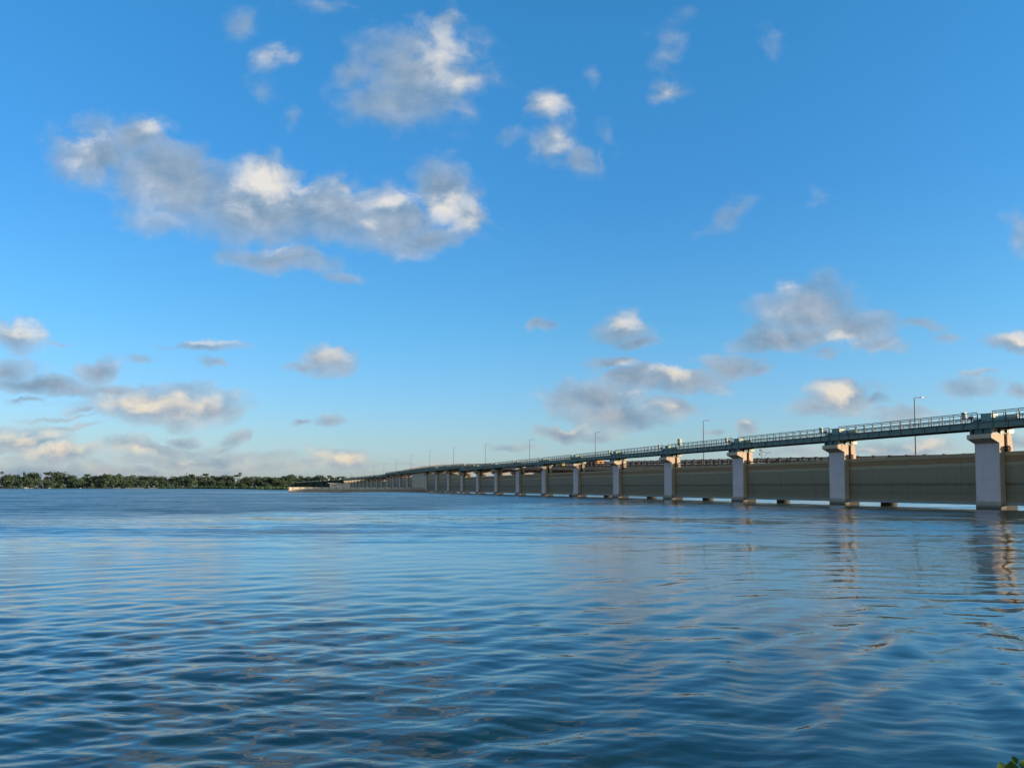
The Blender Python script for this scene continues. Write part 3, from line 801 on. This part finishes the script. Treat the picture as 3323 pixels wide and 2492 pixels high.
for i in range(-1, NB):
    u1 = i*S-1.75; u0 = u1-S
    za, zb = deckz(u1), deckz(u0)
    sl = math.atan2(za-zb, S)
    solid = i >= 12
    src = road_b if solid else road_a
    if i <= 0: lab = 'road bridge span hidden behind the gate nearest the right edge'; grp = 'nearest road bridge spans'
    elif i < 14: lab = 'road bridge span with rails behind the %s gate from the right' % ORD[i]; grp = None
    elif i < 22: lab = 'pale parapet span on the downhill left part of the road bridge'; grp = 'parapet spans descending left of the hump'
    else: lab = 'tiny road bridge span far off, hidden behind the walkway'; grp = 'farthest road bridge spans'
    loc = P(u1, 0, za)
    if src not in first:
        first[src] = True; o = src; o.location = loc; o['label'] = lab
        if grp: o['group'] = grp
    else: o = dup(src, loc, None, lab, grp)
    o.rotation_mode = 'XYZ'; o.rotation_euler = (sl, 0, PHI)
    # column with crosshead
    c = empty('bridge_column', P(u1, 0), ROT, 'x', 'column', 'round columns under the road bridge')
    top = za-2.15
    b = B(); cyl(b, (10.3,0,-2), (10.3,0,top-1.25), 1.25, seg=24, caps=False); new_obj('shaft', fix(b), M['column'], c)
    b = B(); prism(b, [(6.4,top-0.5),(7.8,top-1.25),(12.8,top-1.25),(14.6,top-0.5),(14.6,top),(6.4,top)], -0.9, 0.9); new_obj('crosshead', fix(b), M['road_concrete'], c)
    if 0 <= i < 8: c['label'] = 'dark round bridge column glimpsed under the gates behind the %s pier from the right' % ORD[i]
    else: c['label'] = 'far bridge column almost hidden behind the gates'; c['group'] = 'hidden bridge columns'

# --- lamps
def make_lamp():
    t = empty('street_lamp', (0,0,0), ROT, 'x', 'street lamp', 'street lamps along the road bridge')
    b = B(); cyl(b, (0,0,0), (0,0,9.9), 0.11, 0.075, seg=10); cyl(b, (0,0,0), (0,0,0.5), 0.16, 0.16, seg=10); new_obj('pole', fix(b), M['galv'], t)
    b = B(); cyl(b, (0,0,9.86), (1.25,0,10.02), 0.05, seg=8); new_obj('arm', fix(b), M['galv'], t)
    b = B(); prism(b, [(1.1,9.97),(1.75,10.02),(1.85,10.07),(1.75,10.13),(1.15,10.10)], -0.13, 0.13); h = new_obj('lamp_head', fix(b), M['galv'], t)
    b = B(); box(b, 1.3, 1.68, -0.09, 0.09, 9.955, 9.99); new_obj('lens', fix(b), M['lens'], h)
    snapshot(t); return t
lamp0 = make_lamp()
for n in range(14):
    Y = 114.7+54.9*n; C = 2500*(92.06+1.052*5.3)
    u = (Y-E_DN.y*5.3-Y0)/E_R.y
    lab = ['tallest and rightmost street lamp, pole crossing the walkway railing', 'second street lamp from the right, just right of the tall cabinet'][n] if n < 2 else '%s street lamp from the right above the bridge' % ORD[n]
    if n == 0: lamp0.location = P(u, 5.3, lampz(Y)-9.9); lamp0['label'] = lab
    else: dup(lamp0, P(u, 5.3, lampz(Y)-9.9), None, lab)

# --- camera mast
ms = empty('camera_mast', P((149.9-E_DN.y*5.2-Y0)/E_R.y, 5.2, deckz(51)), ROT, 'grey mast with sensor boxes and a braced side arm on the road bridge', 'mast')
b = B(); cyl(b, (0,0,0), (0,0,2.75), 0.06, seg=8); new_obj('pole', fix(b), M['galv'], ms)
b = B(); box(b, -0.3, 0.35, -0.2, 0.2, 2.75, 3.08); new_obj('sensor_box', fix(b), M['galv'], ms)
b = B(); box(b, -0.42, 0.06, -0.15, 0.15, 1.95, 2.35); new_obj('junction_box', fix(b), M['galv'], ms)
b = B(); cyl(b, (0,0,2.55), (2.0,0,2.45), 0.045, seg=8); cyl(b, (1.95,0,2.45), (2.12,0,2.45), 0.09, seg=8); new_obj('arm', fix(b), M['galv'], ms)
b = B(); cyl(b, (1.4,0,2.48), (0.45,0,1.1), 0.035, seg=8); cyl(b, (0.45,0,1.1), (0.02,0,0.7), 0.035, seg=8); new_obj('brace', fix(b), M['galv'], ms)

# --- vehicles (local: x across, y forward along the road)
def wheel(b, x, y, r, w): cyl(b, (x-w/2, y, r), (x+w/2, y, r), r, seg=16)
def truck():
    Y = 228.0; D = 7.2; u = (Y-E_DN.y*D-Y0)/E_R.y
    t = empty('truck', P(u, D, deckz(u)+0.06), ROT, 'orange truck with red cab driving on the road bridge behind the sixth pier', 'truck')
    b = B(); box(b, 0.02, 2.3, 0, 5.2, 0.85, 2.25, 0.03); new_obj('cargo_box', fix(b), M['truck_cream'], t)
    b = B(); box(b, 0.0, 0.018, 0.05, 5.15, 0.9, 1.7); new_obj('side_board', fix(b), M['truck_red'], t)
    b = B(); prism(b, [(0,0),(1,0),(1,1),(0,1)], 0, 1); b.free()
    b = B(); box(b, 0.05, 2.25, 5.35, 7.2, 0.6, 2.35, 0.12); cb = new_obj('cab', fix(b), M['truck_red'], t)
    b = B(); box(b, 0.035, 0.05, 5.75, 6.9, 1.55, 2.1); new_obj('side_window', fix(b), M['glass'], cb)
    b = B(); box(b, 0.2, 2.1, 7.2, 7.215, 1.45, 2.15); new_obj('windscreen', fix(b), M['glass'], cb)
    b = B(); box(b, 0.5, 1.8, 0.1, 7.0, 0.6, 0.84); new_obj('chassis', fix(b), M['black'], t)
    for y in (1.2, 2.4, 6.1):
        for x in (0.2, 2.1): b = B(); wheel(b, x, y, 0.48, 0.3); new_obj('wheel', fix(b), M['black'], t)
truck()
def car(name, loc, m, label, rot=ROT, van=False):
    t = empty(name, loc, rot, label, 'car')
    b = B(); y = [0,0.15,1.0,3.9,4.1,4.1,0.1]
    for side in (0,):
        a = [(0.0,0.35),(0.0,0.85),(1.0,0.95),(1.6,1.45),(3.2,1.48),(3.85,0.98),(4.15,0.9),(4.15,0.35)]
        v0 = [b.verts.new((0.0 if z < 1.1 else 0.14, yy, z)) for yy, z in a]; v1 = [b.verts.new((1.7 if z < 1.1 else 1.56, yy, z)) for yy, z in a]
        b.faces.new(v0); b.faces.new(v1[::-1])
        for i in range(8): b.faces.new((v0[i], v1[i], v1[(i+1) % 8], v0[(i+1) % 8]))
    body = new_obj('body', fix(b), m, t)
    b = B(); box(b, 0.02, 0.06, 1.75, 3.1, 1.0, 1.36); box(b, 1.64, 1.68, 1.75, 3.1, 1.0, 1.36)
    box(b, 0.25, 1.45, 1.2, 1.3, 1.0, 1.22); new_obj('window', fix(b), M['glass'], body)
    for yy in (0.85, 3.3):
        for x in (0.08, 1.62): b = B(); wheel(b, x, yy, 0.31, 0.2); new_obj('wheel', fix(b), M['black'], t)
u = (254-E_DN.y*7-Y0)/E_R.y
car('car', P(u, 6.9, deckz(u)+0.06), M['car_yellow'], 'pale yellow car seen through the bridge rails left of the truck')

# ================================================================== LAND
def causeway():
    A = from_pix(1130, 880); Bp = from_pix(968, 1170)
    d = (Bp-A).normalized(); nrm = Vector((d.y, -d.x, 0))
    b = B(); prev = None
    for k in range(13):
        f = k/12; c = A+(Bp-A)*f; h = 11.0+(8.7-11.0)*f
        row = [b.verts.new(c+nrm*o+Vector((0,0,z))) for o, z in ((-19,-1.0),(-4,h),(4,h),(19,-1.0))]
        if prev:
            for j in range(3): b.faces.new((prev[j], prev[j+1], row[j+1], row[j]))
        prev = row
    tag(new_obj('embankment', fix(b), M['leaf_dark']), kind='structure')
    rr = np.random.default_rng(8); b2 = B()
    for _ in range(2600):
        f = rr.random(); o = rr.uniform(-20, -4.2) if rr.random() < 0.75 else rr.uniform(4.2, 20)
        h = 11.0-2.3*f; z = h*(1-(abs(o)-4)/15.5)
        c = A+(Bp-A)*f+nrm*o+Vector((0,0,max(0.3, z+0.3)))
        w_ = Vector(rr.normal(size=3)); w_ = (w_.normalized()*0.8+Vector((0,0,0.6))+nrm*(o/abs(o))*0.6).normalized()
        a = w_.orthogonal().normalized(); a.rotate(Matrix.Rotation(rr.random()*6.28, 3, w_)); q = w_.cross(a); sz = rr.uniform(0.7, 1.7)
        b2.faces.new([b2.verts.new(c+a*sz), b2.verts.new(c+q*sz*.8), b2.verts.new(c-a*sz*.9), b2.verts.new(c-q*sz*.8)])
    tag(new_obj('shrubs', b2, M['leaf_dark']), 'dark green scrub covering the slopes of the far embankment', None, None, 'stuff')
    t = empty('approach_parapet', A, (0,0,0), 'thin pale parapet line of the approach road above the dark green embankment', 'wall')
    b = B(); n = 12
    for k in range(n):
        f0, f1 = k/n, (k+0.97)/n
        c0, c1 = (Bp-A)*f0-nrm*3.6, (Bp-A)*f1-nrm*3.6
        h0, h1 = 11.0-2.3*f0, 11.0-2.3*f1
        vs = []
        for c, h in ((c0, h0), (c1, h1)):
            for o, z in ((-0.5, h-0.2), (-0.5, h+1.2), (0.3, h+1.2), (0.3, h-0.2)): vs.append(b.verts.new(c+nrm*o+Vector((0,0,z))))
        for q in ((0,1,2,3), (7,6,5,4), (0,4,5,1), (1,5,6,2), (2,6,7,3), (3,7,4,0)): b.faces.new([vs[i] for i in q])
    new_obj('parapet', fix(b), M['wall'], t)
    for f, lab in ((0.13, 'white car at the right end of the far approach road'), (0.33, 'small white car farther left on the far approach road')):
        c = A+(Bp-A)*f+Vector((0,0,11.0-2.3*f+0.9))
        car('car', c, M['car_white'], lab, (0, 0, math.atan2(d.y, d.x)-math.pi/2))
causeway()

def land_sheet():
    shore = [(-2600,1900),(-1500,1500),(-700,1230),(-200,1165),(100,1160),(350,1150),(520,1140),(640,1120),(760,1020),(835,860),(850,735),(880,690),(930,672),(985,690),(1060,790),(1118,850),(1180,880)]
    pts = [Vector(((px-CX)/F*Y, Y, 0)) for px, Y in shore]
    pts += [Vector((-60, 900, 0)), Vector((0, 1400, 0)), Vector((1500, 2000, 0)), Vector((6000, 3500, 0)), Vector((25000, 9000, 0))]
    b = B(); lo = [b.verts.new(p+Vector((0,0,-0.6))) for p in pts]
    hi = []
    for k, p in enumerate(pts):
        a = pts[max(k-1, 0)]; c = pts[min(k+1, len(pts)-1)]; d = (c-a).normalized(); n = Vector((-d.y, d.x, 0))
        hi.append(b.verts.new(p+n*7+Vector((0,0,0.9+0.5*random.random()))))
    back = [b.verts.new(Vector((v.co.x*12 if abs(v.co.x) > 300 else v.co.x*6, 26000, 1.2))) for v in hi]
    for k in range(len(pts)-1):
        b.faces.new((lo[k], lo[k+1], hi[k+1], hi[k])); b.faces.new((hi[k], hi[k+1], back[k+1], back[k]))
    tag(new_obj('ground', fix(b), M['land']), kind='structure')
land_sheet()

def leaf_cloud(b, centre, rad, n, size, r, flat=0.8, seedbias=0.0):
    """n leaf-clump faces over an uneven ellipsoid"""
    for _ in range(n):
        v = Vector((r.gauss(0,1), r.gauss(0,1), r.gauss(0,1)+seedbias)).normalized()
        q = 0.55+0.5*r.random()
        lump = 1+0.28*mnoise.noise(v*1.7+centre*0.37)
        p = centre+Vector((v.x*rad, v.y*rad, v.z*rad*flat))*q*lump
        s = size*(0.6+0.8*r.random())
        w_ = (v+0.45*Vector((r.gauss(0,1), r.gauss(0,1), r.gauss(0,1)))).normalized()
        a = w_.orthogonal().normalized(); a.rotate(Matrix.Rotation(r.random()*6.28, 3, w_)); c = w_.cross(a)
        vs = [b.verts.new(p+a*s*ca+c*s*sa*0.8) for ca, sa in ((1,0.1),(0.2,0.8),(-0.9,0.3),(-0.4,-0.9))]
        b.faces.new(vs)

def make_tree(H, W, seed, kind='round', m='leaf'):
    r = random.Random(seed)
    t = empty('tree', (0,0,0), (0,0,0), 'x', 'tree')
    b = B(); th = H*(0.62 if kind != 'umbrella' else 0.8)
    cyl(b, (0,0,-0.5), (0.2,0.1,th), H*0.022+0.08, H*0.010+0.04, seg=7)
    for k in range(5):
        a = 6.28*k/5+r.random(); z = th*(0.6+0.35*r.random())
        cyl(b, (0.1,0.05,z), (math.cos(a)*W*0.32, math.sin(a)*W*0.32, z+H*0.18), 0.14, 0.05, seg=5)
    new_obj('trunk', fix(b), M['bark'], t)
    b = B()
    if kind == 'round':
        for k in range(7):
            a = r.random()*6.28; rr = W*0.27*r.random()**0.5
            c = Vector((math.cos(a)*rr, math.sin(a)*rr, H*(0.52+0.33*r.random()-0.18*(rr/W))))
            leaf_cloud(b, c, W*(0.20+0.10*r.random()), 85, 0.62, r)
        leaf_cloud(b, Vector((0,0,H*0.62)), W*0.42, 160, 0.7, r, H*0.34/(W*0.42))
    elif kind == 'umbrella':
        for k in range(6):
            a = r.random()*6.28; rr = W*0.33*r.random()**0.5
            leaf_cloud(b, Vector((math.cos(a)*rr, math.sin(a)*rr, H*(0.88+0.05*r.random()))), W*0.2, 80, 0.6, r, 0.45)
    elif kind == 'tall':
        for k in range(7):
            leaf_cloud(b, Vector((r.uniform(-.1,.1)*W, r.uniform(-.1,.1)*W, H*(0.45+0.5*k/6))), W*(0.34-0.02*k), 70, 0.6, r)
    new_obj('crown', b, M[m], t)
    snapshot(t); return t
def make_palm(H, seed):
    r = random.Random(seed)
    t = empty('palm_tree', (0,0,0), (0,0,0), 'x', 'palm tree')
    b = B(); cyl(b, (0,0,-0.5), (0.5,0.2,H-1.0), 0.32, 0.2, seg=7); new_obj('trunk', fix(b), M['bark'], t)
    b = B()
    for k in range(22):
        a = 6.28*k/22+r.random()*0.2; up = r.uniform(-0.2, 1.0); prev = None; L = r.uniform(2.6, 3.4)
        for j in range(5):
            f = j/4; p = Vector((0.5,0.2,H-1.0))+Vector((math.cos(a), math.sin(a), 0))*L*f*math.cos(up*0.6)+Vector((0,0,L*(up*0.6*f-0.9*f*f)+0.3))
            w = 0.42*(1-f*0.7); s = Vector((-math.sin(a), math.cos(a), -0.25))*w
            row = [b.verts.new(p+s), b.verts.new(p-s)]
            if prev: b.faces.new((prev[0], prev[1], row[1], row[0]))
            prev = row
    new_obj('crown', b, M['leaf_dark'], t)
    snapshot(t); return t

TREES = [('round',15,13,1,'leaf'), ('round',17,11,2,'leaf_dark'), ('umbrella',18,11,3,'leaf'), ('tall',19,6,4,'leaf_dark'), ('round',14,15,5,'leaf_dark'), ('umbrella',17,8,6,'leaf_dark')]
tp = [make_tree(h, w, sd, kd, mm) for kd, h, w, sd, mm in TREES]
palm = make_palm(20, 9)
used = set()
def plant(src, px, top, Y, label, group, basew=None, sx=1.0):
    """set a tree so that its top reaches the given photo row"""
    H0 = 20 if src is palm else TREES[tp.index(src)][1]
    z = 1.0; need = EYE+(1580-top)*Y/F - z; s = need/(H0*0.98)
    loc = from_pix(px, Y, z)
    if src not in used: used.add(src); o = src; o.location = loc; o['label'] = label; o['group'] = group
    else: o = dup(src, loc, None, label, group)
    o.scale = (s*sx, s*sx, s); o.rotation_euler = (0, 0, random.uniform(0, 6.28))
    return o
SKY = [ # px, top row, prototype, width factor, label
 (7,1530,'p',1,'feathery palm poking up at the far left edge of the wood'), (24,1536,0,.9,'rounded treetop beside the leftmost palm on the far bank'), (44,1539,4,.9,'broad low treetop left of the tall narrow tree on the far bank'),
 (80,1533,3,1,'tall narrow dark tree standing clear of the left skyline'), (98,1533,0,.8,'tree right of the tall narrow tree on the left skyline'), (113,1532,4,.9,'high rounded treetop on the left skyline'),
 (152,1533,2,1,'flat-topped tree on the left skyline, above the pale rocks'), (190,1530,4,1.3,'widest dome-shaped treetop on the left skyline'), (235,1538,0,1.2,'low wide treetop right of the wide dome on the skyline'),
 (284,1539,2,1,'small flat treetop left of the middle of the far wood'), (320,1541,4,1.2,'low treetop left of the broad double crown'), (352,1535,0,1.3,'broad double-crowned tree on the skyline of the far wood'),
 (372,1541,1,.8,'treetop at the right foot of the broad double crown'), (428,1541,'p',1,'left one of the close pair of palms on the far skyline'), (436,1541,'p',1,'right one of the close pair of palms on the far skyline'),
 (467,1544,4,1,'rounded bushy treetop right of the pair of palms'), (495,1543,0,1,'treetop right of the rounded bushy one beyond the palms'), (523,1544,1,1,'dark pointed treetop left of the long wood centre'),
 (534,1544,0,.8,'small pale treetop close to the dark pointed one'), (572,1545,4,1,'low treetop left of the thin dead pole tree'), (597,1541,1,1,'dark treetop under the thin pole-like tree'),
 (607,1535,3,.25,'thin pole-like tree rising from the skyline'), (621,1539,2,1,'umbrella-crowned tree just right of the pole-like tree'), (648,1545,0,1,'treetop left of the highest umbrella crown'),
 (669,1537,2,1.1,'highest umbrella-crowned tree in the middle of the wood'), (689,1543,5,1,'small dark umbrella tree right of the highest one'), (718,1545,4,1.1,'low treetop in the middle right of the wood'),
 (748,1543,0,.9,'small rounded treetop left of the tree with a ball on top'), (772,1541,2,1.3,'wide dark umbrella tree under the lone palm'), (778,1533,'p',1.1,'lone ball-headed palm standing above the wide umbrella tree'),
 (812,1545,4,1.2,'low broad treetop right of the lone palm'), (842,1546,0,1,'rounded treetop above the lone bare trunk'), (874,1546,1,1,'dark squarish treetop before the divide wall end'),
 (893,1548,4,1,'low treetop above the spit'), (932,1547,'p',.8,'tiny palm above the tip of the divide wall'), (912,1550,0,1,'treetop just left of the tiny palm')]
for px, top, k, sx, lab in SKY:
    plant(palm if k == 'p' else tp[k], px, top, 1215+random.uniform(-6, 10), lab, 'trees on the far skyline', sx=sx)
NEAR = [(962,1551,0,.9,'rounded tree left of the approach parapet'),(983,1548,4,.9,'dark tree behind the left end of the approach parapet'),(1001,1544,1,.9,'pointed tree behind the approach road'),(1019,1546,0,.9,'rounded tree second left of the biggest crown'),
 (1037,1541,4,1.1,'biggest round crown behind the approach road'),(1057,1549,1,.7,'small dark tree right of the biggest round crown'),(1070,1543,2,.9,'umbrella tree standing above the approach road'),(1086,1547,0,.8,'tree right of the umbrella tree over the approach road'),
 (1104,1545,4,.9,'leafy tree above the right white car'),(1119,1546,0,.9,'tree touching the left end of the walkway'),(1143,1547,5,.9,'dark little umbrella tree just above the walkway end'),(1150,1549,1,.7,'last small tree above the far walkway')]
for px, top, k, sx, lab in NEAR:
    plant(tp[k], px, top, 1290+random.uniform(-20, 20), lab, 'trees behind the approach road', sx=sx)
dt = plant(tp[3], 852, 1561, 1050, 'lone slender tree with a bare pale trunk at the reed edge', 'trees on the far skyline', sx=0.5)

def wood():
    """the far wood, one closed mass of crowns"""
    r = np.random.default_rng(3)
    cs, rs = [], []
    for k in range(760):
        px = r.uniform(-900, 1330)
        Y = 1168+r.uniform(0, 75)**1.0
        dep = (Y-1168)/75
        R_ = r.uniform(3.2, 6.2)
        base = 7.5 + 10.2*dep
        top = base + 1.8*math.sin(px*0.021)+1.3*math.sin(px*0.053+1)+r.uniform(-1.5, 1.5)
        if 640 < px < 960: Y += 30
        if px > 950: Y += 90
        cs.append(((px-CX)/F*Y, Y, top+1.0-R_*0.3)); rs.append(R_)
        cs.append(((px-CX)/F*Y+r.uniform(-3,3), Y-2, max(2.0, top-R_*1.5))); rs.append(R_*1.05)
    cs = np.array(cs); rs = np.array(rs)
    per = 95; n = len(cs)*per
    v = r.normal(size=(len(cs), per, 3)); v /= np.linalg.norm(v, axis=-1, keepdims=True)
    v[..., 2] = v[..., 2]*0.8
    q = r.uniform(0.75, 1.08, (len(cs), per, 1))
    p = cs[:, None, :]+v*q*rs[:, None, None]; p = p.reshape(-1, 3)
    w_ = v.reshape(-1, 3)+0.40*r.normal(size=(n, 3)); a = np.cross(w_, r.normal(size=(n, 3))); a /= np.linalg.norm(a, axis=1, keepdims=True)
    c = np.cross(w_, a); c /= np.linalg.norm(c, axis=1, keepdims=True)
    s = r.uniform(0.5, 1.25, (n, 1))
    quad = np.stack([p+a*s, p+c*s*0.8, p-a*s*0.9, p-c*s*0.85], 1).reshape(-1, 3).astype(np.float32)
    quad[:, 2] = np.maximum(quad[:, 2], 0.4)
    me = bpy.data.meshes.new('wood'); me.vertices.add(len(quad)); me.vertices.foreach_set('co', quad.ravel())
    me.loops.add(n*4); me.loops.foreach_set('vertex_index', np.arange(n*4, dtype=np.int32))
    me.polygons.add(n); me.polygons.foreach_set('loop_start', np.arange(0, n*4, 4, dtype=np.int32)); me.polygons.foreach_set('loop_total', np.full(n, 4, np.int32))
    me.update()
    tag(new_obj('wood', me, M['leaf']), 'dense green wood along the whole far bank', None, None, 'stuff')
wood()

def reeds():
    r = random.Random(4); b = B()
    for _ in range(5200):
        px = r.uniform(640, 1010) if r.random() < 0.85 else r.uniform(400, 700)
        shore = np.interp(px, [400,520,640,760,835,850,880,930,985,1010], [1150,1140,1120,1020,860,735,690,672,690,730])
        Y = shore+10+r.random()**1.5*(1160-shore+10)
        if px > 845 and Y < 960 and r.random() < 0.6: continue
        p = from_pix(px, Y, 0.9); h = r.uniform(1.0, 2.6); w = r.uniform(0.8, 1.8); a = r.uniform(0, 3.14)
        d = Vector((math.cos(a)*w, math.sin(a)*w, 0)); l = Vector((r.uniform(-.5,.5), r.uniform(-.5,.5), h))
        b.faces.new([b.verts.new(p-d), b.verts.new(p+d), b.verts.new(p+d*0.3+l), b.verts.new(p-d*0.6+l*0.8)])
    tag(new_obj('reeds', b, M['reed']), 'bright green reeds along the far shore', None, None, 'stuff')
reeds()
def rock(px, Y, w, h, label):
    w, h = w*0.6, h*0.6
    b = B(); bmesh.ops.create_icosphere(b, subdivisions=3, radius=1)
    for v in b.verts:
        n = 1+0.3*mnoise.noise(v.co*1.6+Vector((px, 0, 0))); v.co = Vector((v.co.x*w*n, v.co.y*w*0.7*n, v.co.z*h*n))
    o = new_obj('rock', b, M['rock']); o.location = from_pix(px, Y, 0.9); tag(o, label, 'rock', 'pale rocks on the far shore')
for a in ((84,1156,4.2,3.2,'largest pale rock at the foot of the left wood'),(93,1157,2.6,1.9,'small pale rock touching the largest one'),(103,1157,2.2,1.6,'pale rock right of the largest pair'),(161,1156,3.4,1.6,'flat pale rock on the shore right of the rock group'),
          (262,1152,2.8,1.5,'small lone pale rock below the small flat treetop'),(108,1157,1.4,1.0,'smallest pale rock at the right end of the rock group')): rock(*a)
# pale strip of bare shore
b = B()
for px0, px1, Y in ((368,392,1149),(402,470,1147),(478,512,1145)):
    p0, p1 = from_pix(px0, Y, 0.5), from_pix(px1, Y, 0.5)
    vs = [b.verts.new(p) for p in (p0+Vector((0,-1.5,-0.4)), p1+Vector((0,-1.5,-0.4)), p1+Vector((-2,5,1.0)), p0+Vector((2,5,1.0)))]; b.faces.new(vs)
tag(new_obj('beach', b, M['rock']), kind='structure')

# ================================================================== NEAR BANK (below the frame) and its plant
b = B(); n = 24
rows = []
for j, (yy, zz) in enumerate(((-30, 2.2), (-2, 1.35), (1.2, 1.25), (2.2, 1.08), (3.2, 0.45), (4.3, -0.5))):
    rows.append([b.verts.new(((-30+60*i/n), yy+0.2*mnoise.noise(Vector((i*0.7, j, 0))), zz+(0.12*mnoise.noise(Vector((i*0.9, j*2.1, 3))) if j < 5 else 0))) for i in range(n+1)])
for j in range(5):
    for i in range(n): b.faces.new((rows[j][i], rows[j][i+1], rows[j+1][i+1], rows[j+1][i]))
tag(new_obj('bank', fix(b), M['land'], smooth=True), kind='structure')

def shore_plant():
    r = random.Random(12)
    Yp = 2.5
    t = empty('shore_plant', ((3290-CX)/F*Yp+0.02, Yp, 0.95), (0,0,0), 'leafy green plant poking into the bottom right corner', 'plant')
    def W(px, py, Y): return Vector(((px-CX)/F*Y, Y, EYE+(1580-py)/F*Y))
    base = Vector(t.location)
    def leaf(p, d, L, w, nrm):
        b = B(); d = d.normalized(); s = d.cross(nrm).normalized(); rows = []
        prof = [0.08, 0.62, 0.95, 1.0, 0.85, 0.5, 0.04]
        for i, f in enumerate(prof):
            q = i/6; c = p+d*L*q+nrm*(0.10*L*math.sin(q*3.14)) - base
            rows.append([b.verts.new(c-s*w*f+nrm*w*0.25*f), b.verts.new(c), b.verts.new(c+s*w*f+nrm*w*0.25*f)])
        for i in range(6):
            for j in range(2): b.faces.new((rows[i][j], rows[i][j+1], rows[i+1][j+1], rows[i+1][j]))
        new_obj('leaf', b, M['shore_leaf'], t, smooth=True)
    stems = []
    for (px, py, Y) in ((3240,2500,2.5),(3300,2470,2.5),(3330,2460,2.55),(3190,2530,2.45)):
        top = W(px, py, Y)-base; st = [Vector((r.uniform(-.03,.03), r.uniform(-.03,.03), 0.0))]
        b = B(); mid = top*0.5+Vector((0.04,0,0.05)); cyl(b, st[0], mid, 0.005, 0.004, seg=6); cyl(b, mid, top, 0.004, 0.002, seg=6)
        new_obj('stem', fix(b), M['shore_leaf'], t)
    # leaves seen in the corner
    spec = [(3222,2505,-0.1,1,.052,.022),(3248,2500,0.05,1,.048,.020),(3268,2462,-0.3,1,.026,.010),(3275,2468,0.5,0.6,.03,.012),(3290,2478,0.9,0.35,.04,.012),(3300,2470,0.5,0.6,.035,.014),
            (3312,2476,0.3,-0.5,.03,.012),(3282,2492,0.3,0.5,.03,.013),(3295,2496,-0.4,0.3,.035,.014),(3320,2500,0.1,1,.04,.016),(3183,2500,0.2,0.7,.02,.009),(3335,2480,0.2,0.9,.04,.016),(3305,2510,0.0,1,.04,.018)]
    for px, py, dx, dz, L, w in spec:
        leaf(W(px, py, Yp+r.uniform(-.06,.06)), Vector((dx, r.uniform(-.3,.3), dz)), L, w, Vector((r.uniform(-.4,.4), -1, r.uniform(.1,.7))).normalized())
    for _ in range(40):
        h = r.uniform(0.1, 0.78); a = r.uniform(0, 6.28)
        leaf(base+Vector((r.uniform(-.12,.12)+0.05, r.uniform(-.1,.1), h)), Vector((math.cos(a), math.sin(a), r.uniform(.1,.6))), r.uniform(.03,.06), r.uniform(.012,.022), Vector((0.1,-0.3,1)).normalized())
shore_plant()
